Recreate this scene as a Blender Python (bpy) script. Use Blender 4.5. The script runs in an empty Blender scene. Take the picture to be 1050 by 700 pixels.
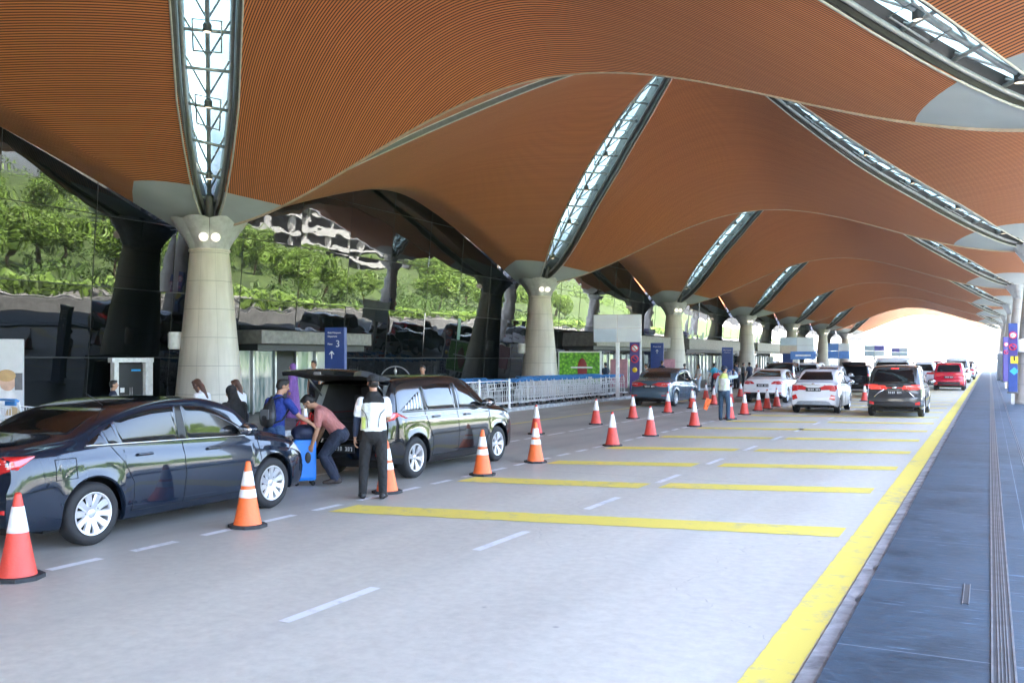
EXPOSURE = 4.65
HAZE = 0.0003
EV = 2.0 ** -EXPOSURE
import bpy, bmesh, math, random
import numpy as np
from mathutils import Vector, Matrix, Euler
from mathutils.bvhtree import BVHTree
random.seed(7)
rng = np.random.default_rng(11)
PI = math.pi
sc = bpy.context.scene
COL = sc.collection

# ------------------------------------------------------------------ camera numbers
F, CAM_H, HOR = 960.0, 1.88, 368.0
TH = math.atan(490 / F)
CT, ST = math.cos(TH), math.sin(TH)

def ground(u, v, z=0.0):
    Zc = F * (CAM_H - z) / (v - HOR)
    Xc = (u - 525) / F * Zc
    return (Xc * CT - Zc * ST, Xc * ST + Zc * CT)

# ------------------------------------------------------------------ mesh builder
class MB:
    def __init__(s):
        s.v = []; s.f = []; s.m = []; s.sm = []
    def add(s, vs, fs, mat=0, smooth=False):
        o = len(s.v)
        s.v.extend([tuple(p) for p in vs])
        for f in fs:
            s.f.append(tuple(i + o for i in f)); s.m.append(mat); s.sm.append(smooth)
        return s
    def box(s, c, d, mat=0, rot=None, bev=0.0):
        x, y, z = d[0] / 2, d[1] / 2, d[2] / 2
        if bev > 0:
            b = min(bev, x * .9, y * .9, z * .9)
            bm = bmesh.new(); bmesh.ops.create_cube(bm, size=1)
            for q in bm.verts: q.co = Vector((q.co.x * 2 * x, q.co.y * 2 * y, q.co.z * 2 * z))
            bmesh.ops.bevel(bm, geom=bm.edges[:], offset=b, segments=2, affect='EDGES', profile=.6)
            vs = [q.co.copy() for q in bm.verts]; bm.verts.index_update()
            fs = [[q.index for q in f.verts] for f in bm.faces]; bm.free()
        else:
            vs = [Vector((a, b_, c_)) for a in (-x, x) for b_ in (-y, y) for c_ in (-z, z)]
            fs = [(0, 1, 3, 2), (4, 6, 7, 5), (0, 4, 5, 1), (2, 3, 7, 6), (0, 2, 6, 4), (1, 5, 7, 3)]
        if rot is not None:
            R = rot if isinstance(rot, Matrix) else Euler(rot).to_matrix()
            vs = [R @ p for p in vs]
        c = Vector(c)
        return s.add([p + c for p in vs], fs, mat, False)
    def tube(s, pts, r, n=8, mat=0, cap=True, smooth=True):
        pts = [Vector(p) for p in pts]; N = len(pts)
        rs = [r] * N if not hasattr(r, '__len__') else list(r)
        vs = []; prev = None
        for i, p in enumerate(pts):
            t = (pts[min(i + 1, N - 1)] - pts[max(i - 1, 0)])
            t = t.normalized() if t.length > 1e-9 else Vector((0, 0, 1))
            if prev is None:
                u = t.cross(Vector((0, 0, 1)) if abs(t.z) < .95 else Vector((1, 0, 0))).normalized()
            else:
                u = (prev - t * prev.dot(t)).normalized()
            prev = u; w = t.cross(u)
            for k in range(n):
                a = 2 * PI * k / n
                vs.append(p + (u * math.cos(a) + w * math.sin(a)) * rs[i])
        fs = [(i * n + k, i * n + (k + 1) % n, (i + 1) * n + (k + 1) % n, (i + 1) * n + k) for i in range(N - 1) for k in range(n)]
        if cap: fs += [tuple(range(n))[::-1], tuple((N - 1) * n + k for k in range(n))]
        return s.add(vs, fs, mat, smooth)
    def lathe(s, prof, n=24, c=(0, 0, 0), axis='z', mat=0, smooth=True, closed=False, a0=0, a1=2 * PI):
        full = abs(a1 - a0 - 2 * PI) < 1e-6
        M = n if full else n + 1
        vs = []
        for (r, z) in prof:
            for k in range(M):
                a = a0 + (a1 - a0) * k / n
                x, y = r * math.cos(a), r * math.sin(a)
                p = (x, y, z) if axis == 'z' else ((z, x, y) if axis == 'x' else (y, z, x))
                vs.append(Vector(p) + Vector(c))
        fs = []
        K = len(prof)
        for i in range(K if closed else K - 1):
            j = (i + 1) % K
            for k in range(n):
                k2 = (k + 1) % M
                fs.append((i * M + k, i * M + k2, j * M + k2, j * M + k))
        return s.add(vs, fs, mat, smooth)
    def prism(s, poly, z0, z1, mat=0):
        n = len(poly)
        vs = [(x, y, z0) for x, y in poly] + [(x, y, z1) for x, y in poly]
        fs = [tuple(range(n))[::-1], tuple(range(n, 2 * n))] + [(i, (i + 1) % n, n + (i + 1) % n, n + i) for i in range(n)]
        return s.add(vs, fs, mat, False)
    def grid(s, P, mat=0, smooth=True, flip=False):
        a, b = len(P), len(P[0])
        vs = [p for row in P for p in row]
        fs = []
        for i in range(a - 1):
            for j in range(b - 1):
                q = (i * b + j, i * b + j + 1, (i + 1) * b + j + 1, (i + 1) * b + j)
                fs.append(q[::-1] if flip else q)
        return s.add(vs, fs, mat, smooth)
    def ell(s, c, r, nu=16, nv=10, mat=0, rot=None):
        P = []
        R = Matrix.Identity(3) if rot is None else (rot if isinstance(rot, Matrix) else Euler(rot).to_matrix())
        vs = []; fs = []
        for i in range(nv + 1):
            ph = PI * i / nv
            for k in range(nu):
                a = 2 * PI * k / nu
                vs.append(R @ Vector((r[0] * math.sin(ph) * math.cos(a), r[1] * math.sin(ph) * math.sin(a), r[2] * math.cos(ph))) + Vector(c))
        for i in range(nv):
            for k in range(nu):
                fs.append((i * nu + k, (i + 1) * nu + k, (i + 1) * nu + (k + 1) % nu, i * nu + (k + 1) % nu))
        return s.add(vs, fs, mat, True)
    def mesh(s, name, mats):
        me = bpy.data.meshes.new(name)
        me.from_pydata([tuple(p) for p in s.v], [], s.f)
        if not isinstance(mats, (list, tuple)): mats = [mats]
        for m in mats: me.materials.append(m)
        me.polygons.foreach_set('material_index', s.m)
        me.polygons.foreach_set('use_smooth', s.sm)
        me.update()
        return me
    def build(s, name, mats, parent=None, fix=False, sharp=None):
        me = s.mesh(name, mats)
        if fix:
            bm = bmesh.new(); bm.from_mesh(me)
            bmesh.ops.remove_doubles(bm, verts=bm.verts[:], dist=1e-5)
            bmesh.ops.recalc_face_normals(bm, faces=bm.faces[:])
            bm.to_mesh(me); bm.free()
        if sharp is not None:
            me.set_sharp_from_angle(angle=math.radians(sharp))
        o = bpy.data.objects.new(name, me); COL.objects.link(o)
        if parent is not None: o.parent = parent
        return o

def tag(o, label=None, cat=None, group=None, kind=None):
    if label: o['label'] = label
    if cat: o['category'] = cat
    if group: o['group'] = group
    if kind: o['kind'] = kind
    return o

def thing(name, label, cat, loc=(0, 0, 0), rz=0.0, group=None):
    o = bpy.data.objects.new(name, None); COL.objects.link(o)
    o.empty_display_size = .2
    o.location = loc; o.rotation_euler = (0, 0, rz)
    return tag(o, label, cat, group)

def kids(o): return [c for c in bpy.data.objects if c.parent == o]

def copy_tree(o, parent=None):
    c = o.copy(); COL.objects.link(c)
    if parent is not None: c.parent = parent
    for ch in list(o.children): copy_tree(ch, c)
    return c

def dup(o, loc, rz, label=None, group=None):
    c = copy_tree(o)
    c.location = loc; c.rotation_euler = (0, 0, rz)
    if label: c['label'] = label
    if group: c['group'] = group
    return c

# ------------------------------------------------------------------ materials
MATS = {}
def new_mat(name):
    m = bpy.data.materials.new(name); m.use_nodes = True
    nt = m.node_tree; b = nt.nodes['Principled BSDF']
    return m, nt, b

def N(nt, typ, **kw):
    n = nt.nodes.new(typ)
    for k, v in kw.items():
        if k in n.inputs: n.inputs[k].default_value = v
        else: setattr(n, k, v)
    return n

def ramp(nt, stops, src):
    r = nt.nodes.new('ShaderNodeValToRGB'); e = r.color_ramp.elements
    while len(e) > 1: e.remove(e[-1])
    e[0].position = stops[0][0]; e[0].color = (*stops[0][1], 1)
    for p, c in stops[1:]:
        x = e.new(p); x.color = (*c, 1)
    nt.links.new(src, r.inputs[0]); return r.outputs[0]

def mth(nt, op, a, b=None, c=None):
    n = nt.nodes.new('ShaderNodeMath'); n.operation = op
    for i, v in enumerate((a, b, c)):
        if v is None: continue
        if isinstance(v, (int, float)): n.inputs[i].default_value = v
        else: nt.links.new(v, n.inputs[i])
    return n.outputs[0]

def mixc(nt, fac, a, b):
    n = nt.nodes.new('ShaderNodeMix'); n.data_type = 'RGBA'
    for sock, v in ((n.inputs[0], fac), (n.inputs[6], a), (n.inputs[7], b)):
        if isinstance(v, (int, float)): sock.default_value = v
        elif isinstance(v, tuple): sock.default_value = (*v, 1)
        else: nt.links.new(v, sock)
    return n.outputs[2]

def simple(name, col, rough=.5, metal=0.0, var=.15, scale=6.0, bump=0.0, bscale=40., bdist=.02, coat=0.0, ior=None, emit=None, es=0.0):
    if name in MATS: return MATS[name]
    m, nt, b = new_mat(name)
    tc = N(nt, 'ShaderNodeTexCoord')
    nz = N(nt, 'ShaderNodeTexNoise', Scale=scale, Detail=4.0, Roughness=.6)
    nt.links.new(tc.outputs['Object'], nz.inputs['Vector'])
    lo = tuple(max(0, c * (1 - var)) for c in col); hi = tuple(min(1, c * (1 + var)) for c in col)
    nt.links.new(ramp(nt, [(.3, lo), (.7, hi)], nz.outputs['Fac']), b.inputs['Base Color'])
    b.inputs['Roughness'].default_value = rough; b.inputs['Metallic'].default_value = metal
    if coat: b.inputs['Coat Weight'].default_value = coat; b.inputs['Coat Roughness'].default_value = .03
    if ior: b.inputs['IOR'].default_value = ior
    if bump:
        n2 = N(nt, 'ShaderNodeTexNoise', Scale=bscale, Detail=3.0)
        nt.links.new(tc.outputs['Object'], n2.inputs['Vector'])
        bp = N(nt, 'ShaderNodeBump', Strength=bump, Distance=bdist)
        nt.links.new(n2.outputs['Fac'], bp.inputs['Height']); nt.links.new(bp.outputs[0], b.inputs['Normal'])
    if emit:
        b.inputs['Emission Color'].default_value = (*emit, 1); b.inputs['Emission Strength'].default_value = es
    MATS[name] = m
    return m

def paint(name, col, metal=0.0, rough=.25):
    m = simple(name, col, rough=rough, metal=metal, var=.04, scale=2., coat=.75)
    m.node_tree.nodes['Principled BSDF'].inputs['Specular IOR Level'].default_value = .15
    return m

M_STEEL = simple('brushed_steel', (.42, .43, .44), .35, .8)
M_GREYMETAL = simple('grey_panel', (.30, .33, .36), .45, .2)
M_DARKSTEEL = simple('dark_steel', (.09, .09, .085), .5, .4)
M_RIM = simple('rim_silver', (.62, .63, .65), .28, .7, var=.04)
M_TYRE = simple('tyre_rubber', (.016, .016, .017), .75, bump=.2)
M_BLACKPL = simple('black_plastic', (.012, .012, .013), .5)
M_UNDER = simple('underbody_black', (.006, .006, .006), .8)
M_GLASSD = simple('dark_car_glass', (.008, .009, .010), .04, var=.02, ior=1.5)
M_CHROME = simple('chrome_trim', (.7, .7, .72), .12, 1.0, var=.02)
M_RED_L = simple('red_lens', (.55, .015, .015), .15, var=.1, coat=1.0)
M_RED_LIT = simple('red_lens_lit', (.6, .02, .02), .15, coat=1.0, emit=(1, .05, .03), es=2.0 * EV)
M_CLEAR_L = simple('clear_lens', (.62, .64, .66), .12, coat=1.0)
M_WHITE = simple('white_paint', (.78, .78, .78), .45)
M_WHITEPL = simple('white_plate', (.75, .75, .75), .5)
M_ORANGE = simple('cone_orange', (.86, .16, .035), .5, bump=.15)
M_CRED = simple('cone_red', (.70, .068, .045), .5, bump=.15)
M_REFL = simple('cone_white_band', (.80, .80, .80), .35)
M_CBASE = simple('cone_base_rubber', (.022, .024, .027), .7, bump=.3)
M_BLUEPL = simple('blue_handle', (.06, .28, .66), .4)
M_SIGNB = simple('sign_blue', (.008, .045, .22), .35)
M_SIGNP = simple('sign_purple', (.035, .02, .19), .35)
M_SIGNW = simple('sign_white', (.72, .76, .80), .35)
M_SIGNR = simple('sign_red', (.62, .03, .05), .4)
M_SIGNY = simple('sign_yellow', (.80, .55, .02), .4)
M_SIGNC = simple('sign_cyan', (.03, .35, .75), .4)
M_SKIN = simple('skin', (.42, .22, .13), .5, var=.08)
M_HAIR = simple('hair_black', (.012, .010, .009), .45, bump=.5, bscale=120)
M_HAIRB = simple('hair_brown', (.075, .03, .016), .45, bump=.5, bscale=120)
# ------------------------------------------------------------------ surface materials
def road_mat():
    m, nt, b = new_mat('concrete_road')
    tc = N(nt, 'ShaderNodeTexCoord')
    P = tc.outputs['Object']
    mp = N(nt, 'ShaderNodeMapping'); mp.inputs['Scale'].default_value = (1.0, .22, 1); nt.links.new(P, mp.inputs[0])
    n1 = N(nt, 'ShaderNodeTexNoise', Scale=.8, Detail=6.0, Roughness=.62); nt.links.new(mp.outputs[0], n1.inputs['Vector'])
    n2 = N(nt, 'ShaderNodeTexNoise', Scale=9.0, Detail=8.0, Roughness=.7); nt.links.new(P, n2.inputs['Vector'])
    n3 = N(nt, 'ShaderNodeTexNoise', Scale=160.0, Detail=2.0); nt.links.new(P, n3.inputs['Vector'])
    c1 = ramp(nt, [(.28, (.47, .44, .375)), (.5, (.60, .565, .475)), (.74, (.68, .645, .55))], n1.outputs['Fac'])
    c2 = mixc(nt, .45, c1, ramp(nt, [(.33, (.44, .41, .35)), (.66, (.68, .645, .55))], n2.outputs['Fac']))
    # oil drips and small dark spots
    vo = N(nt, 'ShaderNodeTexVoronoi', Scale=1.25); nt.links.new(P, vo.inputs['Vector'])
    sp = ramp(nt, [(.0, (1, 1, 1)), (.018, (1, 1, 1)), (.040, (0, 0, 0))], vo.outputs['Distance'])
    c3 = mixc(nt, mth(nt, 'MULTIPLY', sp, .55), c2, (.16, .15, .14))
    # darker and mottled from the parking lane to the terminal kerb
    sx = N(nt, 'ShaderNodeSeparateXYZ'); nt.links.new(P, sx.inputs[0])
    ln = N(nt, 'ShaderNodeMapRange'); nt.links.new(sx.outputs[0], ln.inputs[0]); ln.inputs[1].default_value = -5.6; ln.inputs[2].default_value = -8.2
    lane = ln.outputs[0]
    st = mth(nt, 'MULTIPLY', lane, ramp(nt, [(.32, (.45, .45, .45)), (.68, (.92, .92, .92))], n1.outputs['Fac']))
    c4 = mixc(nt, st, c3, (.30, .29, .27))
    # faint tyre tracks along the lanes
    w1 = mth(nt, 'ABSOLUTE', mth(nt, 'SUBTRACT', mth(nt, 'FRACT', mth(nt, 'DIVIDE', mth(nt, 'ADD', sx.outputs[0], .55), 1.55)), .5))
    tk = mth(nt, 'MULTIPLY', ramp(nt, [(.0, (1, 1, 1)), (.20, (0, 0, 0))], w1), ramp(nt, [(.42, (0, 0, 0)), (.62, (.22, .22, .22))], n1.outputs['Fac']))
    c4 = mixc(nt, tk, c4, (.30, .30, .29))
    # hairline cracks
    vc = N(nt, 'ShaderNodeTexVoronoi', Scale=.16); vc.feature = 'DISTANCE_TO_EDGE'
    dn = N(nt, 'ShaderNodeTexNoise', Scale=1.3, Detail=5.0); nt.links.new(P, dn.inputs['Vector'])
    va = N(nt, 'ShaderNodeVectorMath'); va.operation = 'ADD'; nt.links.new(P, va.inputs[0]); nt.links.new(dn.outputs['Color'], va.inputs[1]); nt.links.new(va.outputs[0], vc.inputs['Vector'])
    ck = mth(nt, 'MULTIPLY', mth(nt, 'LESS_THAN', vc.outputs['Distance'], .0011), ramp(nt, [(.5, (0, 0, 0)), (.58, (.5, .5, .5))], n2.outputs['Fac']))
    c4 = mixc(nt, ck, c4, (.20, .19, .18))
    # slab joints
    jy = mth(nt, 'FRACT', mth(nt, 'DIVIDE', sx.outputs[1], 14.3)); j = mth(nt, 'LESS_THAN', jy, .0012)
    c5 = mixc(nt, mth(nt, 'MULTIPLY', j, .6), c4, (.12, .12, .12))
    nt.links.new(c5, b.inputs['Base Color'])
    nt.links.new(ramp(nt, [(.3, (.42, .42, .42)), (.7, (.62, .62, .62))], n1.outputs['Fac']), b.inputs['Roughness'])
    bp = N(nt, 'ShaderNodeBump', Strength=.25, Distance=.01); nt.links.new(n3.outputs['Fac'], bp.inputs['Height']); nt.links.new(bp.outputs[0], b.inputs['Normal'])
    return m

def pavement_mat(name, col, joint, tx, ty, rough):
    m, nt, b = new_mat(name)
    tc = N(nt, 'ShaderNodeTexCoord'); P = tc.outputs['Object']
    sx = N(nt, 'ShaderNodeSeparateXYZ'); nt.links.new(P, sx.inputs[0])
    fx = mth(nt, 'FRACT', mth(nt, 'DIVIDE', mth(nt, 'ADD', sx.outputs[0], 50.0), tx))
    fy = mth(nt, 'FRACT', mth(nt, 'DIVIDE', mth(nt, 'ADD', sx.outputs[1], 100.35), ty))
    j = mth(nt, 'MAXIMUM', mth(nt, 'LESS_THAN', fx, .007 / tx), mth(nt, 'LESS_THAN', fy, .012 / ty))
    mp = N(nt, 'ShaderNodeMapping'); mp.inputs['Scale'].default_value = (1, 3.2, 1); nt.links.new(P, mp.inputs[0])
    n1 = N(nt, 'ShaderNodeTexNoise', Scale=6.5, Detail=10.0, Roughness=.74); nt.links.new(mp.outputs[0], n1.inputs['Vector'])
    n2 = N(nt, 'ShaderNodeTexNoise', Scale=.45, Detail=4.0); nt.links.new(P, n2.inputs['Vector'])
    mp2 = N(nt, 'ShaderNodeMapping'); mp2.inputs['Scale'].default_value = (1.2, 9, 1); nt.links.new(P, mp2.inputs[0])
    n4 = N(nt, 'ShaderNodeTexNoise', Scale=2.4, Detail=4.0, Roughness=.6); nt.links.new(mp2.outputs[0], n4.inputs['Vector'])
    n5 = N(nt, 'ShaderNodeTexNoise', Scale=1.4, Detail=6.0, Roughness=.7); nt.links.new(P, n5.inputs['Vector'])
    wn = N(nt, 'ShaderNodeTexWhiteNoise'); wn.noise_dimensions = '2D'
    cb = N(nt, 'ShaderNodeCombineXYZ')
    nt.links.new(mth(nt, 'FLOOR', mth(nt, 'DIVIDE', mth(nt, 'ADD', sx.outputs[0], 50.0), tx)), cb.inputs[0])
    nt.links.new(mth(nt, 'FLOOR', mth(nt, 'DIVIDE', mth(nt, 'ADD', sx.outputs[1], 100.35), ty)), cb.inputs[1])
    nt.links.new(cb.outputs[0], wn.inputs['Vector'])
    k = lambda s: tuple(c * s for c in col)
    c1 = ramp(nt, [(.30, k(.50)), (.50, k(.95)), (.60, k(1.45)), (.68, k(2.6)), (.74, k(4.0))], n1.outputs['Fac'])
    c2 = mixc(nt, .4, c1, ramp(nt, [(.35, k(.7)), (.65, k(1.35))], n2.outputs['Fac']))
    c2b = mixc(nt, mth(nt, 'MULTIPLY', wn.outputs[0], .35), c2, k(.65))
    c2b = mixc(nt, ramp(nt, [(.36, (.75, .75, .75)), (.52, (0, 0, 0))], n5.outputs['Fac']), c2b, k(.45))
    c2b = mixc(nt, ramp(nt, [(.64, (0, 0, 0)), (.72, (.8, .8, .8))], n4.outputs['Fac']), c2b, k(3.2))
    c3 = mixc(nt, mth(nt, 'MULTIPLY', j, ramp(nt, [(.3, (.15, .15, .15)), (.6, (.9, .9, .9))], n2.outputs['Fac'])), c2b, joint)
    nt.links.new(c3, b.inputs['Base Color'])
    b.inputs['Specular IOR Level'].default_value = .3
    nt.links.new(ramp(nt, [(.3, (rough - .1,) * 3), (.7, (rough + .12,) * 3)], n1.outputs['Fac']), b.inputs['Roughness'])
    bp = N(nt, 'ShaderNodeBump', Strength=.35, Distance=.012); nt.links.new(n1.outputs['Fac'], bp.inputs['Height']); nt.links.new(bp.outputs[0], b.inputs['Normal'])
    return m

def marking_mat(name, col, under, amount):
    m, nt, b = new_mat(name)
    tc = N(nt, 'ShaderNodeTexCoord'); P = tc.outputs['Object']
    n1 = N(nt, 'ShaderNodeTexNoise', Scale=5.0, Detail=9.0, Roughness=.75); nt.links.new(P, n1.inputs['Vector'])
    n2 = N(nt, 'ShaderNodeTexNoise', Scale=.5, Detail=3.0); nt.links.new(P, n2.inputs['Vector'])
    s = mth(nt, 'ADD', mth(nt, 'MULTIPLY', n1.outputs['Fac'], .7), mth(nt, 'MULTIPLY', n2.outputs['Fac'], .3))
    w = ramp(nt, [(amount, (0, 0, 0)), (amount + .1, (.75, .75, .75))], s)
    c = mixc(nt, w, col, under)
    c = mixc(nt, mth(nt, 'MULTIPLY', n2.outputs['Fac'], .3), c, tuple(x * .8 for x in col))
    nt.links.new(c, b.inputs['Base Color']); b.inputs['Roughness'].default_value = .55
    return m

M_ROAD = road_mat()
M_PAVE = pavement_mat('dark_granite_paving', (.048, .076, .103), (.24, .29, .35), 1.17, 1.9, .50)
M_PAVEL = pavement_mat('grey_forecourt_paving', (.20, .20, .20), (.12, .12, .12), .6, .6, .45)
M_YEL = marking_mat('yellow_road_paint', (.84, .68, .13), (.40, .38, .33), .525)
M_WHT = marking_mat('white_road_paint', (.80, .80, .80), (.42, .41, .39), .50)
M_KERB = simple('kerb_concrete', (.36, .37, .37), .75, var=.45, scale=5, bump=.15, bscale=40)
M_GROOVE = simple('expansion_joint_rubber', (.05, .055, .06), .45, var=.3)
M_GROOVEM = simple('expansion_joint_metal', (.26, .28, .30), .35, .5, var=.3)
M_ASPH = simple('pale_ground', (.32, .31, .29), .8, var=.3, bump=.2)
M_GRASS = simple('grass_slope', (.048, .08, .014), .9, var=.5, scale=.25, bump=.6, bscale=2.)

# ------------------------------------------------------------------ ground, road, pavements
def strip(name, x0, x1, y0, y1, z, mat, ny=1):
    mb = MB()
    mb.grid([[(x0, y0 + (y1 - y0) * i / ny, z), (x1, y0 + (y1 - y0) * i / ny, z)] for i in range(ny + 1)], flip=True, smooth=False)
    o = mb.build(name, mat); tag(o, kind='structure'); return o

g = MB(); g.grid([[(-1500, -1500, -.03), (1500, -1500, -.03)], [(-1500, 2500, -.03), (1500, 2500, -.03)]], flip=True, smooth=False)
tag(g.build('ground', M_ASPH), kind='structure')
strip('road', -15.3, -1.0, -70, 600, 0.0, M_ROAD)
PZ = .13
mb = MB(); mb.box((-18.6, 265, PZ / 2 - .02), (6.36, 670, PZ + .04)); tag(mb.build('forecourt_pavement', M_PAVEL), kind='structure')
mb = MB(); mb.box((-15.36, 265, PZ / 2 - .018), (.12, 670, PZ + .044)); tag(mb.build('forecourt_kerb', M_KERB), kind='structure')
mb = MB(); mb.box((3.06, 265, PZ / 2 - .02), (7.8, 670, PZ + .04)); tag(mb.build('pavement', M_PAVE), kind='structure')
# worn kerb, broken edge near the camera
mb = MB()
ys = list(np.arange(-6, 14, .11)) + list(np.arange(14, 600, 6.))
P = []
for y in ys:
    brk = 0.0
    if 6.0 < y < 11: brk = .006 + .003 * math.sin(y * 2.1) + (.045 if int(y * 9.1) % 11 in (3, 4) and 6.8 < y < 9.4 else 0)
    elif y < 14: brk = 0
    P.append([(-1.02, y, -.02), (-1.02, y, .010), (-1.0, y, .030), (-.90 - brk * .6, y, .042 - brk * .5), (-.882 - brk, y, .034 - brk * .6), (-.882 - brk, y, -.02)])
mb.grid(P, smooth=False, flip=True); tag(mb.build('kerb', M_KERB), kind='structure')
# expansion joint in the pavement: rubber strip between metal ribs
mb = MB()
mb.box((.07, 150, PZ + .002), (.105, 320, .006), 0)
for x, w in ((.012, .012), (.045, .008), (.062, .006), (.082, .006), (.098, .008), (.128, .012)):
    mb.box((x, 150, PZ + .004), (w, 320, .013), 1)
tag(mb.build('expansion_joint', [M_GROOVE, M_GROOVEM]), kind='structure')
mb = MB()
mb.box((.50, 150, PZ + .002), (.012, 320, .006), 1); mb.box((.53, 150, PZ + .002), (.008, 320, .006), 1)
for (x, y) in ((-.155, 7.75),):
    mb.box((x, y, PZ + .002), (.035, .62, .006), 0); mb.box((x - .02, y, PZ + .004), (.006, .66, .010), 1); mb.box((x + .02, y, PZ + .004), (.006, .66, .010), 1)
tag(mb.build('paving_joint', [M_GROOVE, M_GROOVEM]), kind='structure')

# road markings
mb = MB()
Py = []
for y in list(np.arange(-20, 30, .06)) + list(np.arange(30, 600, 5.)):
    k = 0.0 if y > 30 else 1.0
    Py.append([(-1.305 + k * rng.normal(0, .003), y, .004), (-1.03 + k * rng.normal(0, .003), y, .004)])
mb.grid(Py, flip=True, smooth=False)
tag(mb.build('yellow_edge_line', M_YEL), kind='structure')
bars = [((-7.26, 9.54), (-1.42, 10.68)), ((-7.31, 12.74), (-4.56, 13.27)), ((-4.32, 13.45), (-1.49, 14.25)),
        ((-7.11, 15.55), (-4.65, 16.3)), ((-4.26, 16.5), (-1.42, 17.35)), ((-7.2, 18.65), (-4.66, 19.4)), ((-4.3, 19.5), (-1.42, 20.4)),
        ((-7.1, 21.9), (-4.6, 22.6)), ((-4.3, 22.7), (-1.45, 23.5)), ((-7.1, 25.1), (-1.45, 26.6)), ((-7.1, 28.3), (-4.6, 29.0)), ((-4.3, 29.1), (-1.45, 29.9)), ((-7.1, 31.5), (-1.45, 33.0))]
for k in range(40): bars.append(((-7.1, 34.7 + 3.2 * k), (-1.45, 36.2 + 3.2 * k)))
mb = MB()
for (a, b_) in bars:
    n = 40; hw = .30
    P = []
    for i in range(n + 1):
        t = i / n; x = a[0] + (b_[0] - a[0]) * t; y = a[1] + (b_[1] - a[1]) * t
        P.append([(x, y - hw + rng.normal(0, .008), .004), (x, y + hw + rng.normal(0, .008), .004)])
    mb.grid(P, smooth=False)
tag(mb.build('yellow_bars', M_YEL), kind='structure')
mb = MB()
y = 5.22
def dash(x, y0, y1, w):
    mb.grid([[(x - w / 2, y0, .004), (x + w / 2, y0, .004)], [(x - w / 2, y1, .004), (x + w / 2, y1, .004)]], flip=True, smooth=False)
for k in range(-6, 60): dash(-4.5, 5.22 + 2.82 * k, 6.35 + 2.82 * k, .10)
for k in range(-30, 190): dash(-7.47, 5.55 + .92 * k, 6.1 + .92 * k, .11)
for k in range(-20, 150): dash(-9.72, 8.0 + 1.3 * k, 9.0 + 1.3 * k, .10)
tag(mb.build('white_lane_dashes', M_WHT), kind='structure')
strip('yellow_lane_line', -12.37, -12.25, -60, 400, .004, M_YEL)

# ------------------------------------------------------------------ canopy
CX, LX, LY = -9.1, 10.9, 11.1
Y0, DY = 20.04, 22.2
ZL, ZR, ZM, ZC = 5.63, 6.15, 8.52, 12.35
DIAG = math.hypot(LX, LY)
OV = 1.15
OVR = .45

def sst(a, b, x):
    t = min(1, max(0, (x - a) / (b - a))); return t * t * (3 - 2 * t)

def shell_z(x, y):
    a = max(-1, min(1, x / LX)); b = max(-1, min(1, y / LY))
    ua, ub = 1 - abs(a), 1 - abs(b)
    mr = sst(-.35, .55, a)
    fl = lambda u: (u - max(0, u - .85) ** 2 / .3) / .925
    fs = lambda u: (1 - mr) * (.5 * math.sin(PI * u / 2) + .5 * fl(u)) + mr * ((u - max(0, u - .88) ** 2 / .24) / .94) ** 1.06
    gc = lambda u: .5 - .5 * math.cos(PI * u)
    w = sst(0, .34, ub)
    ga = gc(ua) * (1 - w) + fs(ua) * w
    s = .28 * sst(.6, 1, ua)
    gb = fs(ub) * (1 - s) + gc(ub) * s
    c = ZL + (ZR - ZL) * (a + 1) / 2
    A = ZM - c
    cc = ZC - (ZL + ZR) / 2 - 2 * (ZM - (ZL + ZR) / 2)
    return c + A * (ga + gb) + cc * fs(ua) * fs(ub)

WT = [0, .6, 1.55, 3.2, 4.6, 8, 11, 13.5, 14.8, DIAG]
WV = [.10, .20, .39, .60, .72, .76, .62, .35, .12, 0]
def lens_w(t, sx=-1): return (1.0 if sx < 0 else .92) * float(np.interp(t, WT, WV))

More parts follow.
